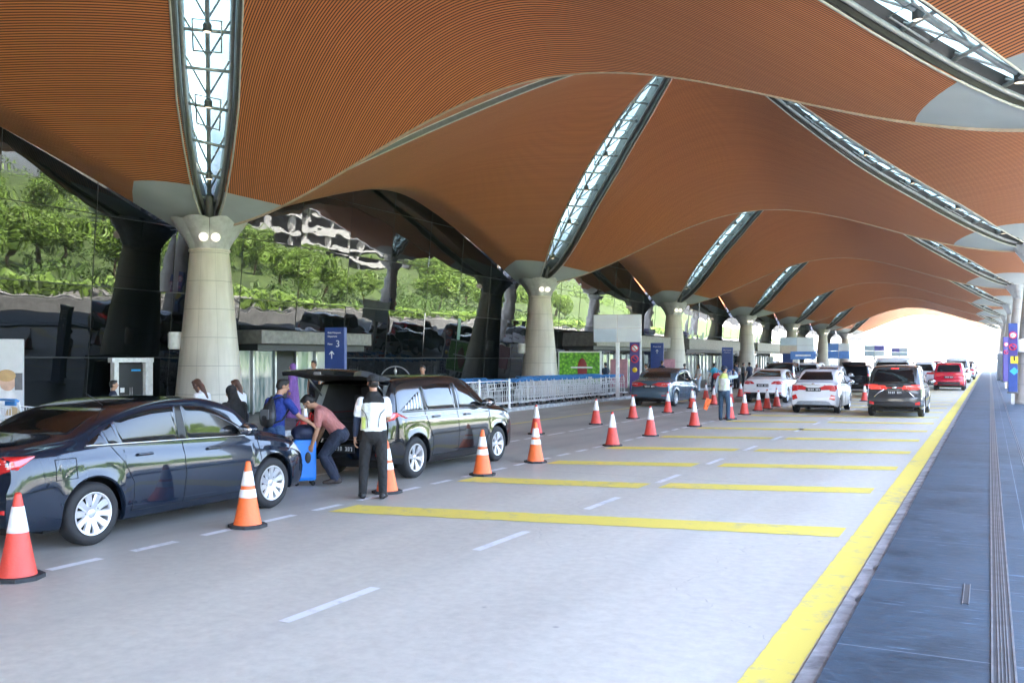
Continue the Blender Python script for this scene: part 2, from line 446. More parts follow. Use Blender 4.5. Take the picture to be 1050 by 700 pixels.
def slat_mat():
    m, nt, b = new_mat('orange_timber_slats')
    at = N(nt, 'ShaderNodeAttribute', attribute_name='slat')
    cd = N(nt, 'ShaderNodeAttribute', attribute_name='cdist')
    tc = N(nt, 'ShaderNodeTexCoord')
    ph = mth(nt, 'DIVIDE', at.outputs['Fac'], .066)
    fr = mth(nt, 'FRACT', ph)
    tri = mth(nt, 'ABSOLUTE', mth(nt, 'SUBTRACT', fr, .5))
    gap = N(nt, 'ShaderNodeMapRange'); nt.links.new(tri, gap.inputs[0])
    gap.inputs[1].default_value = .24; gap.inputs[2].default_value = .34
    wn = N(nt, 'ShaderNodeTexWhiteNoise'); wn.noise_dimensions = '1D'
    nt.links.new(mth(nt, 'FLOOR', ph), wn.inputs['W'])
    n1 = N(nt, 'ShaderNodeTexNoise', Scale=.22, Detail=3.0); nt.links.new(tc.outputs['Object'], n1.inputs['Vector'])
    c = mixc(nt, wn.outputs[0], (.61, .205, .068), (.69, .245, .084))
    c = mixc(nt, mth(nt, 'MULTIPLY', n1.outputs['Fac'], .35), c, (.58, .175, .050))
    c = mixc(nt, gap.outputs[0], c, (.085, .024, .009))
    # plain grey metal bowl round the column heads
    n2 = N(nt, 'ShaderNodeTexNoise', Scale=.9, Detail=3.0); nt.links.new(tc.outputs['Object'], n2.inputs['Vector'])
    grey = ramp(nt, [(.3, (.38, .43, .46)), (.7, (.46, .51, .54))], n2.outputs['Fac'])
    msk = mth(nt, 'LESS_THAN', cd.outputs['Fac'], 2.68)
    c = mixc(nt, msk, c, grey)
    nt.links.new(c, b.inputs['Base Color'])
    b.inputs['Roughness'].default_value = .6
    b.inputs['Sheen Weight'].default_value = .12; b.inputs['Sheen Roughness'].default_value = .45; b.inputs['Sheen Tint'].default_value = (1, .93, .82, 1)
    hb = mth(nt, 'MULTIPLY', mth(nt, 'SUBTRACT', 1.0, gap.outputs[0]), mth(nt, 'SUBTRACT', 1.0, msk))
    bp = N(nt, 'ShaderNodeBump', Strength=.35, Distance=.03); nt.links.new(hb, bp.inputs['Height']); nt.links.new(bp.outputs[0], b.inputs['Normal'])
    return m
M_SLAT = slat_mat()
M_TRIM = simple('white_edge_trim', (.55, .54, .50), .4)
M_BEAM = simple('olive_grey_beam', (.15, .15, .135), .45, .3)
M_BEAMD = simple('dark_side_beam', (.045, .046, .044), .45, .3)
M_TRUSS = simple('skylight_truss_grey', (.40, .41, .40), .4, .3)

def skylight_glass():
    m, nt, b = new_mat('skylight_glazing')
    nt.nodes.remove(b)
    out = nt.nodes['Material Output']
    tc = N(nt, 'ShaderNodeTexCoord')
    n1 = N(nt, 'ShaderNodeTexNoise', Scale=.8, Detail=4.0); nt.links.new(tc.outputs['Object'], n1.inputs['Vector'])
    col = ramp(nt, [(.35, (.032, .056, .068)), (.7, (.050, .076, .088))], n1.outputs['Fac'])
    tr = N(nt, 'ShaderNodeBsdfTranslucent'); nt.links.new(col, tr.inputs[0])
    gl = N(nt, 'ShaderNodeBsdfGlossy', Roughness=.08); gl.inputs[0].default_value = (.9, .95, 1, 1)
    mx = N(nt, 'ShaderNodeMixShader'); mx.inputs[0].default_value = .06
    nt.links.new(tr.outputs[0], mx.inputs[1]); nt.links.new(gl.outputs[0], mx.inputs[2]); nt.links.new(mx.outputs[0], out.inputs[0])
    return m
M_SKYL = skylight_glass()
M_LAMP = simple('downlight_lit', (.8, .75, .65), .3, emit=(1, .82, .55), es=2.5 * EV)

def build_bay():
    root = thing('canopy_roof', 'x', 'canopy roof')
    vs, fs, sl, cdv = [], [], [], []
    def cdist(x, y, sector):
        d = 99
        for cx in (-LX, LX):
            for cy in (-LY, LY):
                dx, dy = abs(x - cx), abs(y - cy)
                p_ = 1.1 if cx < 0 else 1.5
                d = min(d, (dx ** p_ + dy ** p_) ** (1 / p_) * (1 if cx < 0 else .86))
        return d
    NR, NS = 46, 46
    for sector in range(4):
        base = len(vs)
        rows = []
        rr = list(np.linspace(0, 1, NR))
        o_ = OV if sector == 0 else OVR
        if sector in (0, 2): rr += [1 + o_ / LX * .5, 1 + o_ / LX]      # left / right overhang
        for r in rr:
            t = DIAG * (1 - min(r, 1))
            sh0, sh1 = (lens_w(t, -1) * 1.414, lens_w(t, 1) * 1.414) if r <= 1 else (.02, .02)
            for j in range(NS):
                s = -1 + 2 * j / (NS - 1)
                if sector in (0, 2):
                    x = (-r if sector == 0 else r) * LX
                    y = s * max(0, min(r, 1) * LY - (sh0 if sector == 0 else sh1))
                    q = (x - y) / 1.414 if sector == 0 else (x + y) / 1.414
                else:
                    y = (r if sector == 1 else -r) * LY
                    x = s * max(0, r * LX - (sh0 if s < 0 else sh1))
                    q = (y - .056 * x * x) if sector == 1 else (y + .056 * x * x)
                vs.append((x, y, shell_z(x, y))); sl.append(q + 40); cdv.append(cdist(x, y, sector))
        flip = sector in (0, 3)
        for i in range(len(rr) - 1):
            for j in range(NS - 1):
                q = (base + i * NS + j, base + i * NS + j + 1, base + (i + 1) * NS + j + 1, base + (i + 1) * NS + j)
                fs.append(q)
    me = bpy.data.meshes.new('shell'); me.from_pydata(vs, [], fs)
    for nme, arr in (('slat', sl), ('cdist', cdv)):
        at = me.attributes.new(nme, 'FLOAT', 'POINT'); at.data.foreach_set('value', arr)
    me.materials.append(M_SLAT); me.polygons.foreach_set('use_smooth', [True] * len(fs))
    bm = bmesh.new(); bm.from_mesh(me)
    for f in bm.faces:
        f.normal_update()
        if f.normal.z > 0: f.normal_flip()
    bm.to_mesh(me); bm.free()
    sh = bpy.data.objects.new('shell', me); COL.objects.link(sh); sh.parent = root
    # pale strip on the far edge, put in as the vault's edge highlight
    mb = MB(); P = []
    for i in range(91):
        x = -LX + 2 * LX * i / 90
        z = shell_z(x, LY)
        k = .020 + .03 * abs(x / LX)
        P.append([(x, LY - .012, z + .02), (x, LY - .012, z - k), (x, LY + .05, z - k), (x, LY + .05, z + .02)])
    mb.grid(P, smooth=False); mb.build('edge_highlight', simple('highlight_tan', (.46, .36, .27), .5), root)
    # roof fascia on the open side
    mb = MB(); P = []
    for i in range(41):
        y = -LY + 2 * LY * i / 40; z = shell_z(LX, y)
        P.append([(LX + OVR, y, z - .06), (LX + OVR + .12, y, z - .06), (LX + OVR + .12, y, z + .25), (LX + OVR, y, z + .25)])
    mb.grid(P, smooth=False); mb.build('fascia', M_GREYMETAL, root)
    for (sx, sy) in ((-1, -1), (-1, 1), (1, -1), (1, 1)):
        corner = Vector((sx * LX, sy * LY)); d = -corner.normalized(); n = Vector((-d.y, d.x))
        def pt(t, off, dz):
            p = corner + d * t
            z = shell_z(p.x, p.y); q = p + n * off
            return Vector((q.x, q.y, z + dz * (1 if sx < 0 else .5)))
        def rim(t, sgn, dz=0.0, k=1.0):
            w = lens_w(t, sx) * k + (.10 if k > 1.05 else 0); p = corner + d * t + n * (sgn * w)
            pe = corner + d * t + n * (sgn * lens_w(t, sx))
            return Vector((p.x, p.y, shell_z(pe.x, pe.y) + dz * (1 if sx < 0 else .5)))
        ts = np.linspace(.05, DIAG - .02, 60)
        mb = MB(); mb.grid([[rim(t, -1, .74, .80), pt(t, 0, 1.05), rim(t, 1, .74, .80)] for t in ts], smooth=False)
        gl = mb.build('skylight', M_SKYL, root)
        for sgn in (-1, 1):
            mb = MB()
            mb.grid([[rim(t, sgn, .10, 1.35), rim(t, sgn, .045, 1.08), rim(t, sgn, .0, 1.0), rim(t, sgn, .02, .86), rim(t, sgn, .45, .80), rim(t, sgn, .80, .66)] for t in ts], smooth=False)
            mb.tube([rim(t, sgn, -.012, .985) for t in ts], .026, 5, 1)
            mb.tube([rim(t, sgn, .28, .74) for t in ts], .05, 6, 2)
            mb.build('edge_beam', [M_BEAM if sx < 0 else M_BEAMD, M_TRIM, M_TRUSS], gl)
        mb = MB()
        mb.tube([pt(t, 0, .62) for t in ts], .055, 6)
        tt = np.arange(.9, DIAG - .9, 1.05)
        for i, t in enumerate(tt):
            mb.tube([rim(t, -1, .42, .74), rim(t, 1, .42, .74)], .040, 6)
            if i + 1 < len(tt):
                t2 = tt[i + 1]
                mb.tube([pt(t, 0, .66), rim(t2, -1, .66, .66)], .026, 5); mb.tube([pt(t, 0, .66), rim(t2, 1, .66, .66)], .026, 5)
                if i % 2 and lens_w(t) > .55:
                    a, b_ = t - .42, t + .42
                    mb.tube([rim(a, -1, .30, .42), rim(b_, -1, .30, .42), rim(b_, 1, .30, .42), rim(a, 1, .30, .42), rim(a, -1, .30, .42)], .022, 5)
        mb.build('truss', M_TRUSS, gl)
        for t in (1.9, 4.1, 6.2, 8.3):
            p = pt(t, 0, .34)
            mb = MB(); mb.lathe([(.0, 0), (.085, 0), (.10, .03), (.10, .16), (.06, .22), (0, .22)], 12, p, smooth=False)
            mb.f, mb.m, mb.sm = mb.f, [1] * len(mb.f), mb.sm
            for i in range(12): mb.m[i] = 0
            mb.build('downlight', [M_LAMP, M_DARKSTEEL], gl)
    return root

NB0, NB1 = -2, 6         # bays: bay k lies between column rows k-1 and k
def bay_y(k): return Y0 + DY * (k - .5)
ordn = {-2: 'bay furthest behind the viewer', -1: 'bay just behind the viewer', 0: 'bay overhead with the broad skylight over the black sedan', 1: 'bay between the first and second column rows',
        2: 'bay between the second and third column rows', 3: 'bay between the third and fourth column rows', 4: 'bay between the fourth and fifth column rows',
        5: 'bay between the fifth and sixth column rows', 6: 'last bay before the white opening'}
bay = build_bay()
for k in range(NB0, NB1 + 1):
    o = bay if k == NB0 else copy_tree(bay)
    o.location = (CX, bay_y(k), 0)
    tag(o, 'vaulted orange slatted canopy roof, ' + ordn[k], 'canopy roof', 'vaulted bays of the drop-off canopy')

# ------------------------------------------------------------------ columns
def column_mat():
    m, nt, b = new_mat('column_cladding')
    tc = N(nt, 'ShaderNodeTexCoord'); P = tc.outputs['Object']
    sx = N(nt, 'ShaderNodeSeparateXYZ'); nt.links.new(P, sx.inputs[0])
    ang = mth(nt, 'ARCTAN2', sx.outputs[1], sx.outputs[0])
    fa = mth(nt, 'FRACT', mth(nt, 'MULTIPLY', mth(nt, 'ADD', ang, 3.3), 9 / (2 * PI)))
    fz = mth(nt, 'FRACT', mth(nt, 'DIVIDE', mth(nt, 'ADD', sx.outputs[2], .05), .80))
    j = mth(nt, 'MAXIMUM', mth(nt, 'LESS_THAN', fa, .014), mth(nt, 'LESS_THAN', fz, .022))
    n1 = N(nt, 'ShaderNodeTexNoise', Scale=1.6, Detail=5.0); nt.links.new(P, n1.inputs['Vector'])
    mp = N(nt, 'ShaderNodeMapping'); mp.inputs['Scale'].default_value = (5, 5, .5); nt.links.new(P, mp.inputs[0])
    n2 = N(nt, 'ShaderNodeTexNoise', Scale=1.5, Detail=5.0); nt.links.new(mp.outputs[0], n2.inputs['Vector'])
    c = ramp(nt, [(.3, (.60, .565, .50)), (.7, (.70, .665, .60))], n1.outputs['Fac'])
    c = mixc(nt, .35, c, ramp(nt, [(.4, (.53, .48, .41)), (.62, (.69, .64, .565))], n2.outputs['Fac']))
    c = mixc(nt, mth(nt, 'MULTIPLY', j, .55), c, (.17, .165, .155))
    nt.links.new(c, b.inputs['Base Color']); b.inputs['Roughness'].default_value = .42
    return m
M_COLM = column_mat()
M_CAP = simple('capital_steel', (.62, .63, .64), .38, .25)
M_FLOOD = simple('floodlight_lit', (.85, .82, .75), .3, emit=(1, .88, .7), es=1.6 * EV)

def build_column(ztop):
    root = thing('column', 'x', 'column')
    zc = ztop - .82
    mb = MB()
    prof = [(1.03, 0), (1.03, .10), (1.0, .11)] + [(1.0 - .455 * (i / 12) ** .96, .11 + (zc - .11) * i / 12) for i in range(1, 13)] + [(.575, zc + .01), (.575, zc + .07), (.42, zc + .08), (0, zc + .08)]
    mb.lathe(prof, 40)
    mb.build('shaft', M_COLM, root, sharp=30)
    # flared capital: eight sheet fins leaning outwards round a core
    mb = MB()
    mb.lathe([(.50, zc + .05), (.36, zc + .25), (.32, zc + .5), (.55, ztop - .02)], 24)
    for k in range(8):
        a = 2 * PI * (k + .5) / 8
        P = []
        for i in range(6):
            t = i / 5; r = .54 + .52 * t ** 1.25; z = zc + .06 + (ztop - zc - .02) * t
            wa = .385
            row = []
            for j in range(7):
                b_ = a + wa * (j / 3 - 1)
                rr = r * (1 + .04 * math.cos((j / 3 - 1) * PI / 2)) - .03 * abs(j / 3 - 1)
                row.append((rr * math.cos(b_), rr * math.sin(b_), z + (.07 * (1 - (j / 3 - 1) ** 2) if i == 5 else 0)))
            P.append(row)
        mb.grid(P, smooth=True)
        mb.grid([[(p[0] * .95, p[1] * .95, p[2]) for p in row] for row in P], smooth=True, flip=True)
        # stiffening rib
        mb.tube([(.50 * math.cos(a), .50 * math.sin(a), zc + .1), (.98 * math.cos(a), .98 * math.sin(a), ztop - .02)], .03, 6)
    mb.build('capital', M_CAP, root)
    # steel shoe that carries the four shells
    for k in range(4):
        a = PI / 4 + k * PI / 2
        mb = MB(); mb.tube([(.35 * math.cos(a), .35 * math.sin(a), ztop - .35), (1.25 * math.cos(a), 1.25 * math.sin(a), ztop + .62)], [.16, .10], 8)
        mb.build('strut', M_DARKSTEEL, root)
    for s in (-1, 1):
        a = math.atan2(-20.04, 20.0) + s * .23      # paired lamps look towards the road
        c = Vector((.72 * math.cos(a), .72 * math.sin(a), zc + .36))
        mb = MB(); mb.ell(c, (.125, .125, .125), 14, 8)
        mb.build('floodlight', M_FLOOD, root)
    mb = MB()
    mb.lathe([(0, -.02), (.16, -.02), (.20, .03), (.20, .42), (.17, .47), (0, .47)], 18, (-.70, -.62, 2.05))
    mb.tube([(-.5, -.45, 2.3), (-.70, -.62, 2.3)], .05, 6)
    mb.build('loudspeaker', M_WHITE, root, sharp=40)
    return root
cl = build_column(ZL); cr = build_column(ZR)
rown = {-2: 'furthest row behind the viewer', -1: 'row behind the viewer', 0: 'first row', 1: 'second row', 2: 'third row', 3: 'fourth row', 4: 'fifth row', 5: 'sixth row', 6: 'last row'}
leftl = {0: 'nearest terminal-side tapering column, standing behind the black sedan', 1: 'terminal-side column beside the green advert panel', 2: 'terminal-side column behind the dark blue sedan',
         3: 'terminal-side column behind the white fastback car', 4: 'terminal-side column rising over the roof of the white fastback', 5: 'terminal-side column above the small white sedan'}
for k in range(-3, 7):
    o = cl if k == -3 else copy_tree(cl)
    o.location = (-20.0, Y0 + DY * k, PZ)
    lb = leftl.get(k, 'tapering clad column against the dark glass, ' + (rown.get(k, 'row at the tail of the canopy')))
    tag(o, lb, 'column', 'tapering columns along the terminal glass')
    o = cr if k == -3 else copy_tree(cr)
    o.location = (1.8, Y0 + DY * k, PZ)
    lb = 'outer pavement column with the blue traffic sign beside it' if k == 1 else 'tapering column on the dark outer pavement, ' + rown.get(k, 'row at the tail of the canopy')
    tag(o, lb, 'column', 'tapering columns along the outer pavement')

# ------------------------------------------------------------------ terminal glass facade
def facade_mat():
    m, nt, b = new_mat('tinted_facade_glass')
    tc = N(nt, 'ShaderNodeTexCoord'); P = tc.outputs['Object']
    b.inputs['Base Color'].default_value = (.004, .0055, .006, 1)
    b.inputs['Roughness'].default_value = .012
    b.inputs['IOR'].default_value = 1.54
    mp = N(nt, 'ShaderNodeMapping'); mp.inputs['Scale'].default_value = (1, .55, 1.0); nt.links.new(P, mp.inputs[0])
    n1 = N(nt, 'ShaderNodeTexNoise', Scale=.9, Detail=2.0, Roughness=.45); nt.links.new(mp.outputs[0], n1.inputs['Vector'])
    bp = N(nt, 'ShaderNodeBump', Strength=.042, Distance=.17); nt.links.new(n1.outputs['Fac'], bp.inputs['Height']); nt.links.new(bp.outputs[0], b.inputs['Normal'])
    return m
M_FAC = facade_mat()
M_FACL = M_FAC.copy(); M_FACL.name = 'dimmed_facade_glass'; M_FACL.node_tree.nodes['Principled BSDF'].inputs['IOR'].default_value = 1.34  # same dark glass, reflections weakened to keep the lower wall black
M_MULL = simple('mullion_black', (.012, .013, .014), .4, .3)
M_TEAL = simple('teal_daylight_glow', (.03, .10, .10), .3, emit=(.20, .60, .55), es=.10 * EV)
def vestibule():
    m, nt, b = new_mat('lit_vestibule_glass')
    tc = N(nt, 'ShaderNodeTexCoord'); mp = N(nt, 'ShaderNodeMapping'); mp.inputs['Scale'].default_value = (1, 5.5, .9); nt.links.new(tc.outputs['Object'], mp.inputs[0])
    n = N(nt, 'ShaderNodeTexNoise', Scale=1.3, Detail=5.0, Roughness=.6); nt.links.new(mp.outputs[0], n.inputs['Vector'])
    c = ramp(nt, [(.30, (.04, .07, .08)), (.42, (.16, .30, .32)), (.52, (.50, .62, .64)), (.66, (.80, .88, .90))], n.outputs['Fac'])
    nt.links.new(c, b.inputs['Emission Color']); b.inputs['Emission Strength'].default_value = .5 * EV
    b.inputs['Base Color'].default_value = (.05, .06, .065, 1); b.inputs['Roughness'].default_value = .08
    return m
M_DOORL = vestibule()
M_FASC = simple('canopy_fascia_grey', (.16, .155, .145), .5, .2, var=.3)
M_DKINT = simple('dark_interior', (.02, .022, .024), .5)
FX0, FX1, FZ = -21.78, -20.98, 9.6
fac = thing('terminal_facade', 'long wall of dark reflective glass leaning out along the terminal', 'glass facade', (FX0, 0, 0))
def fx(z): return FX0 + (FX1 - FX0) * z / FZ
for k in range(-4, 8):
    y0 = Y0 + DY * (k - .5); y1 = y0 + DY
    mb = MB(); npn = 8
    for i in range(npn):
        ya, yb = y0 + (y1 - y0) * i / npn, y0 + (y1 - y0) * (i + 1) / npn
        for j in range(5):
            za, zb = FZ * j / 5, FZ * (j + 1) / 5
            t1, t2 = rng.normal(0, .0030, 2)       # every pane sits a hair out of true
            q = []
            for (yy, zz) in ((ya, za), (yb, za), (yb, zb), (ya, zb)):
                q.append((fx(zz) - FX0 + t1 * (yy - (ya + yb) / 2) + t2 * (zz - (za + zb) / 2), yy, zz))
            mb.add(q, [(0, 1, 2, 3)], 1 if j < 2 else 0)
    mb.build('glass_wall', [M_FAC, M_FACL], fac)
mb = MB()
for i in range(-32, 64 + 1):
    y = Y0 + DY * .5 + DY / 8 * i
    if -90 < y < 190: mb.tube([(.004, y, 0), (FX1 - FX0 + .004, y, FZ)], .012, 4, smooth=False)
for j in range(1, 5):
    z = FZ * j / 5
    mb.box((fx(z) - FX0 + .008, 50, z), (.02, 280, .022))
mb.build('mullion', M_MULL, fac)
# glowing teal panels on the glass, standing in for daylight seen through the lobby
for (y, z, w, h) in ((36.5, 2.75, 1.0, 1.3), (37.8, 2.9, .9, 1.5), (47.5, 3.0, 1.8, 1.5), (50.0, 3.0, 1.8, 1.6), (52.6, 3.0, 1.6, 1.5), (55.2, 3.0, 1.4, 1.2), (70.5, 3.2, 2.2, 1.3), (73.5, 3.2, 2.2, 1.3), (76.6, 3.2, 2.0, 1.2), (93, 3.3, 3, 1.2), (97, 3.3, 3, 1.2)):
    n = 3
    for i in range(n):
        ww = w / n * .82; yc = y + (i - (n - 1) / 2) * w / n; top = h * (1 - .12 * i)
        mb = MB(); mb.box((fx(z) - FX0 + .03, yc, z + top / 2), (.03, ww, top), rot=(0, math.atan((FX1 - FX0) / FZ), 0))
        mb.build('daylight_panel', M_TEAL, fac)

# entrances: grey fascia canopy over bright glass vestibules, one per bay
def entrance(name, y0, y1, label, hz=2.62, ht=.50):
    root = thing(name, label, 'entrance', (-21.3, (y0 + y1) / 2, PZ), 0, 'glazed terminal entrances')
    L = y1 - y0
    mb = MB(); mb.box((.75, 0, hz), (2.2, L, ht), bev=.03); mb.build('fascia', M_FASC, root)
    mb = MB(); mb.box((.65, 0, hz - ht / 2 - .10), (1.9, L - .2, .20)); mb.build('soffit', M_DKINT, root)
    n = max(3, int(L / 1.1))
    for i in range(n):
        y = -L / 2 + .2 + (L - .4) * (i + .5) / n
        mb = MB(); mb.box((.30, y, 1.04), (.03, (L - .4) / n - .12, 1.98)); mb.build('glass_door', M_DOORL if i % 4 != 2 else M_DKINT, root)
        mb = MB(); mb.box((.36, y - (L - .4) / n / 2, 1.04), (.09, .07, 2.08)); mb.build('door_post', M_STEEL, root)
    return root
entrance('terminal_entrance', 21.6, 27.2, 'bright glass entrance under a grey fascia right of the nearest column', 2.42, .42)
entrance('terminal_entrance', 48.5, 62.0, 'glass entrance under a grey fascia behind the dark blue sedan', 2.85, .75)
entrance('terminal_entrance', 66.5, 82.0, 'glass entrance under a grey fascia behind the crowd of travellers', 2.85, .8)
entrance('terminal_entrance', 89.0, 104.0, 'furthest glass entrance, beyond the white fastback car', 2.9, .8)
# steel framed side door
dr = thing('portal_door', 'brushed steel door frame standing in the dark glass wall left of the nearest column', 'door', (-21.15, 18.3, PZ))
dr.scale = (.74, .74, .72)
mb = MB()
mb.box((0, -.78, 1.15), (.22, .20, 2.3), bev=.015); mb.box((0, .72, 1.15), (.22, .34, 2.3), bev=.015); mb.box((0, -.03, 2.39), (.24, 1.90, .18), bev=.015)
mb.build('frame', M_WHITE, dr)
mb = MB(); mb.box((-.06, -.07, 1.13), (.05, 1.2, 2.24)); lf = mb.build('door_leaf', M_DKINT, dr)
mb = MB()
for y in (-.12, -.02): mb.tube([(.03, y, .85), (.03, y, 1.35)], .016, 8)
mb.build('handle', M_STEEL, lf)
mb = MB(); mb.box((-.02, -.42, 1.25), (.012, .18, .18)); mb.build('notice', M_WHITE, dr)
mb = MB(); mb.box((-.02, .2, 2.0), (.012, .42, .07)); mb.build('sign_plate', M_SIGNC, dr)
# ------------------------------------------------------------------ vehicles
def pch(xs, ys, x):
    xs = np.asarray(xs, float); ys = np.asarray(ys, float)
    h = np.diff(xs); dl = np.diff(ys) / h
    m = np.zeros(len(xs)); m[0], m[-1] = dl[0], dl[-1]
    for i in range(1, len(xs) - 1):
        if dl[i - 1] * dl[i] > 0:
            w1, w2 = 2 * h[i] + h[i - 1], h[i] + 2 * h[i - 1]
            m[i] = (w1 + w2) / (w1 / dl[i - 1] + w2 / dl[i])
    x = float(min(max(x, xs[0]), xs[-1]))
    i = int(min(max(np.searchsorted(xs, x) - 1, 0), len(xs) - 2))
    t = (x - xs[i]) / h[i]
    return float((2 * t ** 3 - 3 * t * t + 1) * ys[i] + (t ** 3 - 2 * t * t + t) * h[i] * m[i] + (-2 * t ** 3 + 3 * t * t) * ys[i + 1] + (t ** 3 - t * t) * h[i] * m[i + 1])

def T(tab, x): return pch([p[0] for p in tab], [p[1] for p in tab], x)

def crom(P, sub):
    out = []
    n = len(P)
    for i in range(n - 1):
        p0, p1, p2, p3 = P[max(i - 1, 0)], P[i], P[i + 1], P[min(i + 2, n - 1)]
        for k in range(sub):
            t = k / sub
            out.append(tuple(.5 * (2 * b + (c - a) * t + (2 * a - 5 * b + 4 * c - d) * t * t + (3 * b - a - 3 * c + d) * t ** 3) for a, b, c, d in zip(p0, p1, p2, p3)))
    out.append(tuple(P[-1])); return out

class Body:
    def __init__(s, S):
        s.S = S; L = S['L']; W = S['W']
        s.R = S.get('R', .315); s.ax = S['axles']; s.arch = s.R + .055
        xs = set(np.linspace(0, L, 66).tolist())
        for k in (0.02, .05, .09, .14): xs.add(k); xs.add(L - k)
        for a in s.ax:
            for t in np.linspace(-1, 1, 17): xs.add(a + s.arch * math.sin(t * PI / 2))
            xs.add(a - s.arch - .004); xs.add(a + s.arch + .004)
        xs = sorted(x for x in xs if 0 <= x <= L)
        q = [xs[0]]
        for x in xs[1:]:
            if x - q[-1] > .0035: q.append(x)
        q[-1] = L
        s.xs = q
        rows = [s.section(x) for x in q]
        V = len(rows[0])
        mb = MB()
        full = []
        for x, r in zip(q, rows):
            full.append([s.warp(x, -y, z) for (y, z) in r] + [s.warp(x, y, z) for (y, z) in r[::-1][1:]])
        drop = S.get('drop')
        vs = [p for row in full for p in row]; n = len(full[0])
        fs = []
        for i in range(len(full) - 1):
            for j in range(n - 1):
                f = (i * n + j, i * n + j + 1, (i + 1) * n + j + 1, (i + 1) * n + j)
                if drop:
                    c = [sum(vs[k][d] for k in f) / 4 for d in range(3)]
                    if drop(c): continue
                fs.append(f)
        mb.add(vs, fs, 0, True)
        # end caps
        for (row, x, r, fl) in ((full[0], 0.0, rows[0], False), (full[-1], L, rows[-1], True)):
            G = []
            for (y, z) in r[:-1]:
                G.append([s.warp(x, y * t, z) for t in np.linspace(-1, 1, 17)])
            G.append([s.warp(x, 0, r[-1][1])] * 17)
            vs2 = [p for g_ in G for p in g_]; fs2 = []
            for i in range(len(G) - 1):
                for j in range(16):
                    f = (i * 17 + j, i * 17 + j + 1, (i + 1) * 17 + j + 1, (i + 1) * 17 + j)
                    if drop and not fl:
                        c = [sum(vs2[k][d] for k in f) / 4 for d in range(3)]
                        if drop(c): continue
                    fs2.append(f[::-1] if fl else f)
            mb.add(vs2, fs2, 0, True)
        s.mb = mb
        me = mb.mesh('tmp', M_BLACKPL)
        bm = bmesh.new(); bm.from_mesh(me)
        bmesh.ops.remove_doubles(bm, verts=bm.verts[:], dist=1e-4)
        bmesh.ops.recalc_face_normals(bm, faces=bm.faces[:])
        s.bvh = BVHTree.FromBMesh(bm); bm.free(); bpy.data.meshes.remove(me)
    def section(s, x):
        S = s.S; W = S['W']
        zb = T(S['zb'], x); ar = 0
        for a in s.ax:
            d = abs(x - a)
            if d <= s.arch: zb = max(zb, s.R + math.sqrt(max(0, s.arch ** 2 - d * d)))
        zs, zc = T(S['zs'], x), T(S['zc'], x)
        zc = max(zc, zs + .012)
        gh = sst(S['gh'][0], S['gh'][1], x) * (1 - sst(S['gh'][2], S['gh'][3], x))
        plan = T(S['plan'], x)
        ws = (W - S.get('tuck', .05)) * plan
        tip = S.get('wr', .60)
        zr = zs + (zc - zs) * (.55 + .37 * gh); wr = (ws - .10) * (1 - gh) + tip * gh
        wr = min(wr, ws - .02)
        def ys(z):
            w = W * plan - .07 * max(0, (.42 - z) / .25) ** 2
            if z > .60: w -= (W * plan - ws) * min(1, (z - .60) / max(.05, zs - .60)) ** 1.6
            w += .010 * math.exp(-((z - (zs - .13)) / .035) ** 2) - .008 * math.exp(-((z - .42) / .09) ** 2)
            for a in s.ax:
                d = math.hypot(x - a, z - s.R)
                if d < s.arch + .12: w += .012 * (1 - sst(s.arch, s.arch + .12, d))
            return w
        zs_ = max(zs, zb + .05)
        P = [(ys(zb) - .07, zb + .004), (ys(zb) - .012, zb)]
        for t in (.06, .2, .36, .52, .68, .82, .93): z = zb + (zs_ - zb) * t; P.append((ys(z), z))
        P.append((ws, zs_))
        G = [(ws, zs_), (ws + (wr - ws) * .06, zs_ + (zr - zs_) * .08), (ws + (wr - ws) * .40, zs_ + (zr - zs_) * .5), (wr + (ws - wr) * .06, zs_ + (zr - zs_) * .9), (wr * .93, zr + (zc - zr) * .36), (wr * .72, zr + (zc - zr) * .72), (wr * .38, zr + (zc - zr) * .93), (0, zc)]
        return P[:-1] + crom(G, 4)
    def warp(s, x, y, z):
        S = s.S; L = S['L']
        r = T(S['rear'], z); f = T(S['front'], z)
        xx = x
        fr = max(0, 1 - x / .55) ** 2; ff = max(0, 1 - (L - x) / .6) ** 2
        yy = (y / S['W']) ** 2
        xx += fr * (r + S.get('rb', .10) * yy * (1 - fr * 0)) - ff * (f + S.get('fb', .22) * yy)
        return Vector((xx, y, z))
    def cast(s, o, d):
        h = s.bvh.ray_cast(Vector(o), Vector(d))
        return h[0], h[1]
    def decal(s, mb, poly, view, off=.004, mat=0, n=14, m=6, both=True, smooth=True, depth=.012):
        """panel laid on the body: poly in (x,z) for view 'side', (y,z) for 'rear'/'front'"""
        a0, a1 = min(p[0] for p in poly), max(p[0] for p in poly)
        rows = []
        K = len(poly)
        for i in range(n + 1):
            a = a0 + (a1 - a0) * (i / n); a = min(max(a, a0 + 1e-5), a1 - 1e-5)
            hits = []
            for k in range(K):
                p, q = poly[k], poly[(k + 1) % K]
                if (p[0] - a) * (q[0] - a) <= 0 and p[0] != q[0]:
                    hits.append(p[1] + (q[1] - p[1]) * (a - p[0]) / (q[0] - p[0]))
            if len(hits) < 2: continue
            z0, z1 = min(hits), max(hits)
            row = []
            for j in range(m + 1):
                z = z0 + (z1 - z0) * j / m
                if view == 'side': h, nn = s.cast((a, -3, z), (0, 1, 0))
                elif view == 'rear': h, nn = s.cast((-3, a, z), (1, 0, 0))
                else: h, nn = s.cast((9, a, z), (-1, 0, 0))
                if h is None:
                    row.append(None); continue
                o = {'side': Vector((0, -1, 0)), 'rear': Vector((-1, 0, 0)), 'front': Vector((1, 0, 0))}[view]
                if nn.dot(o) < 0: nn = -nn
                row.append((h + nn * off, nn))
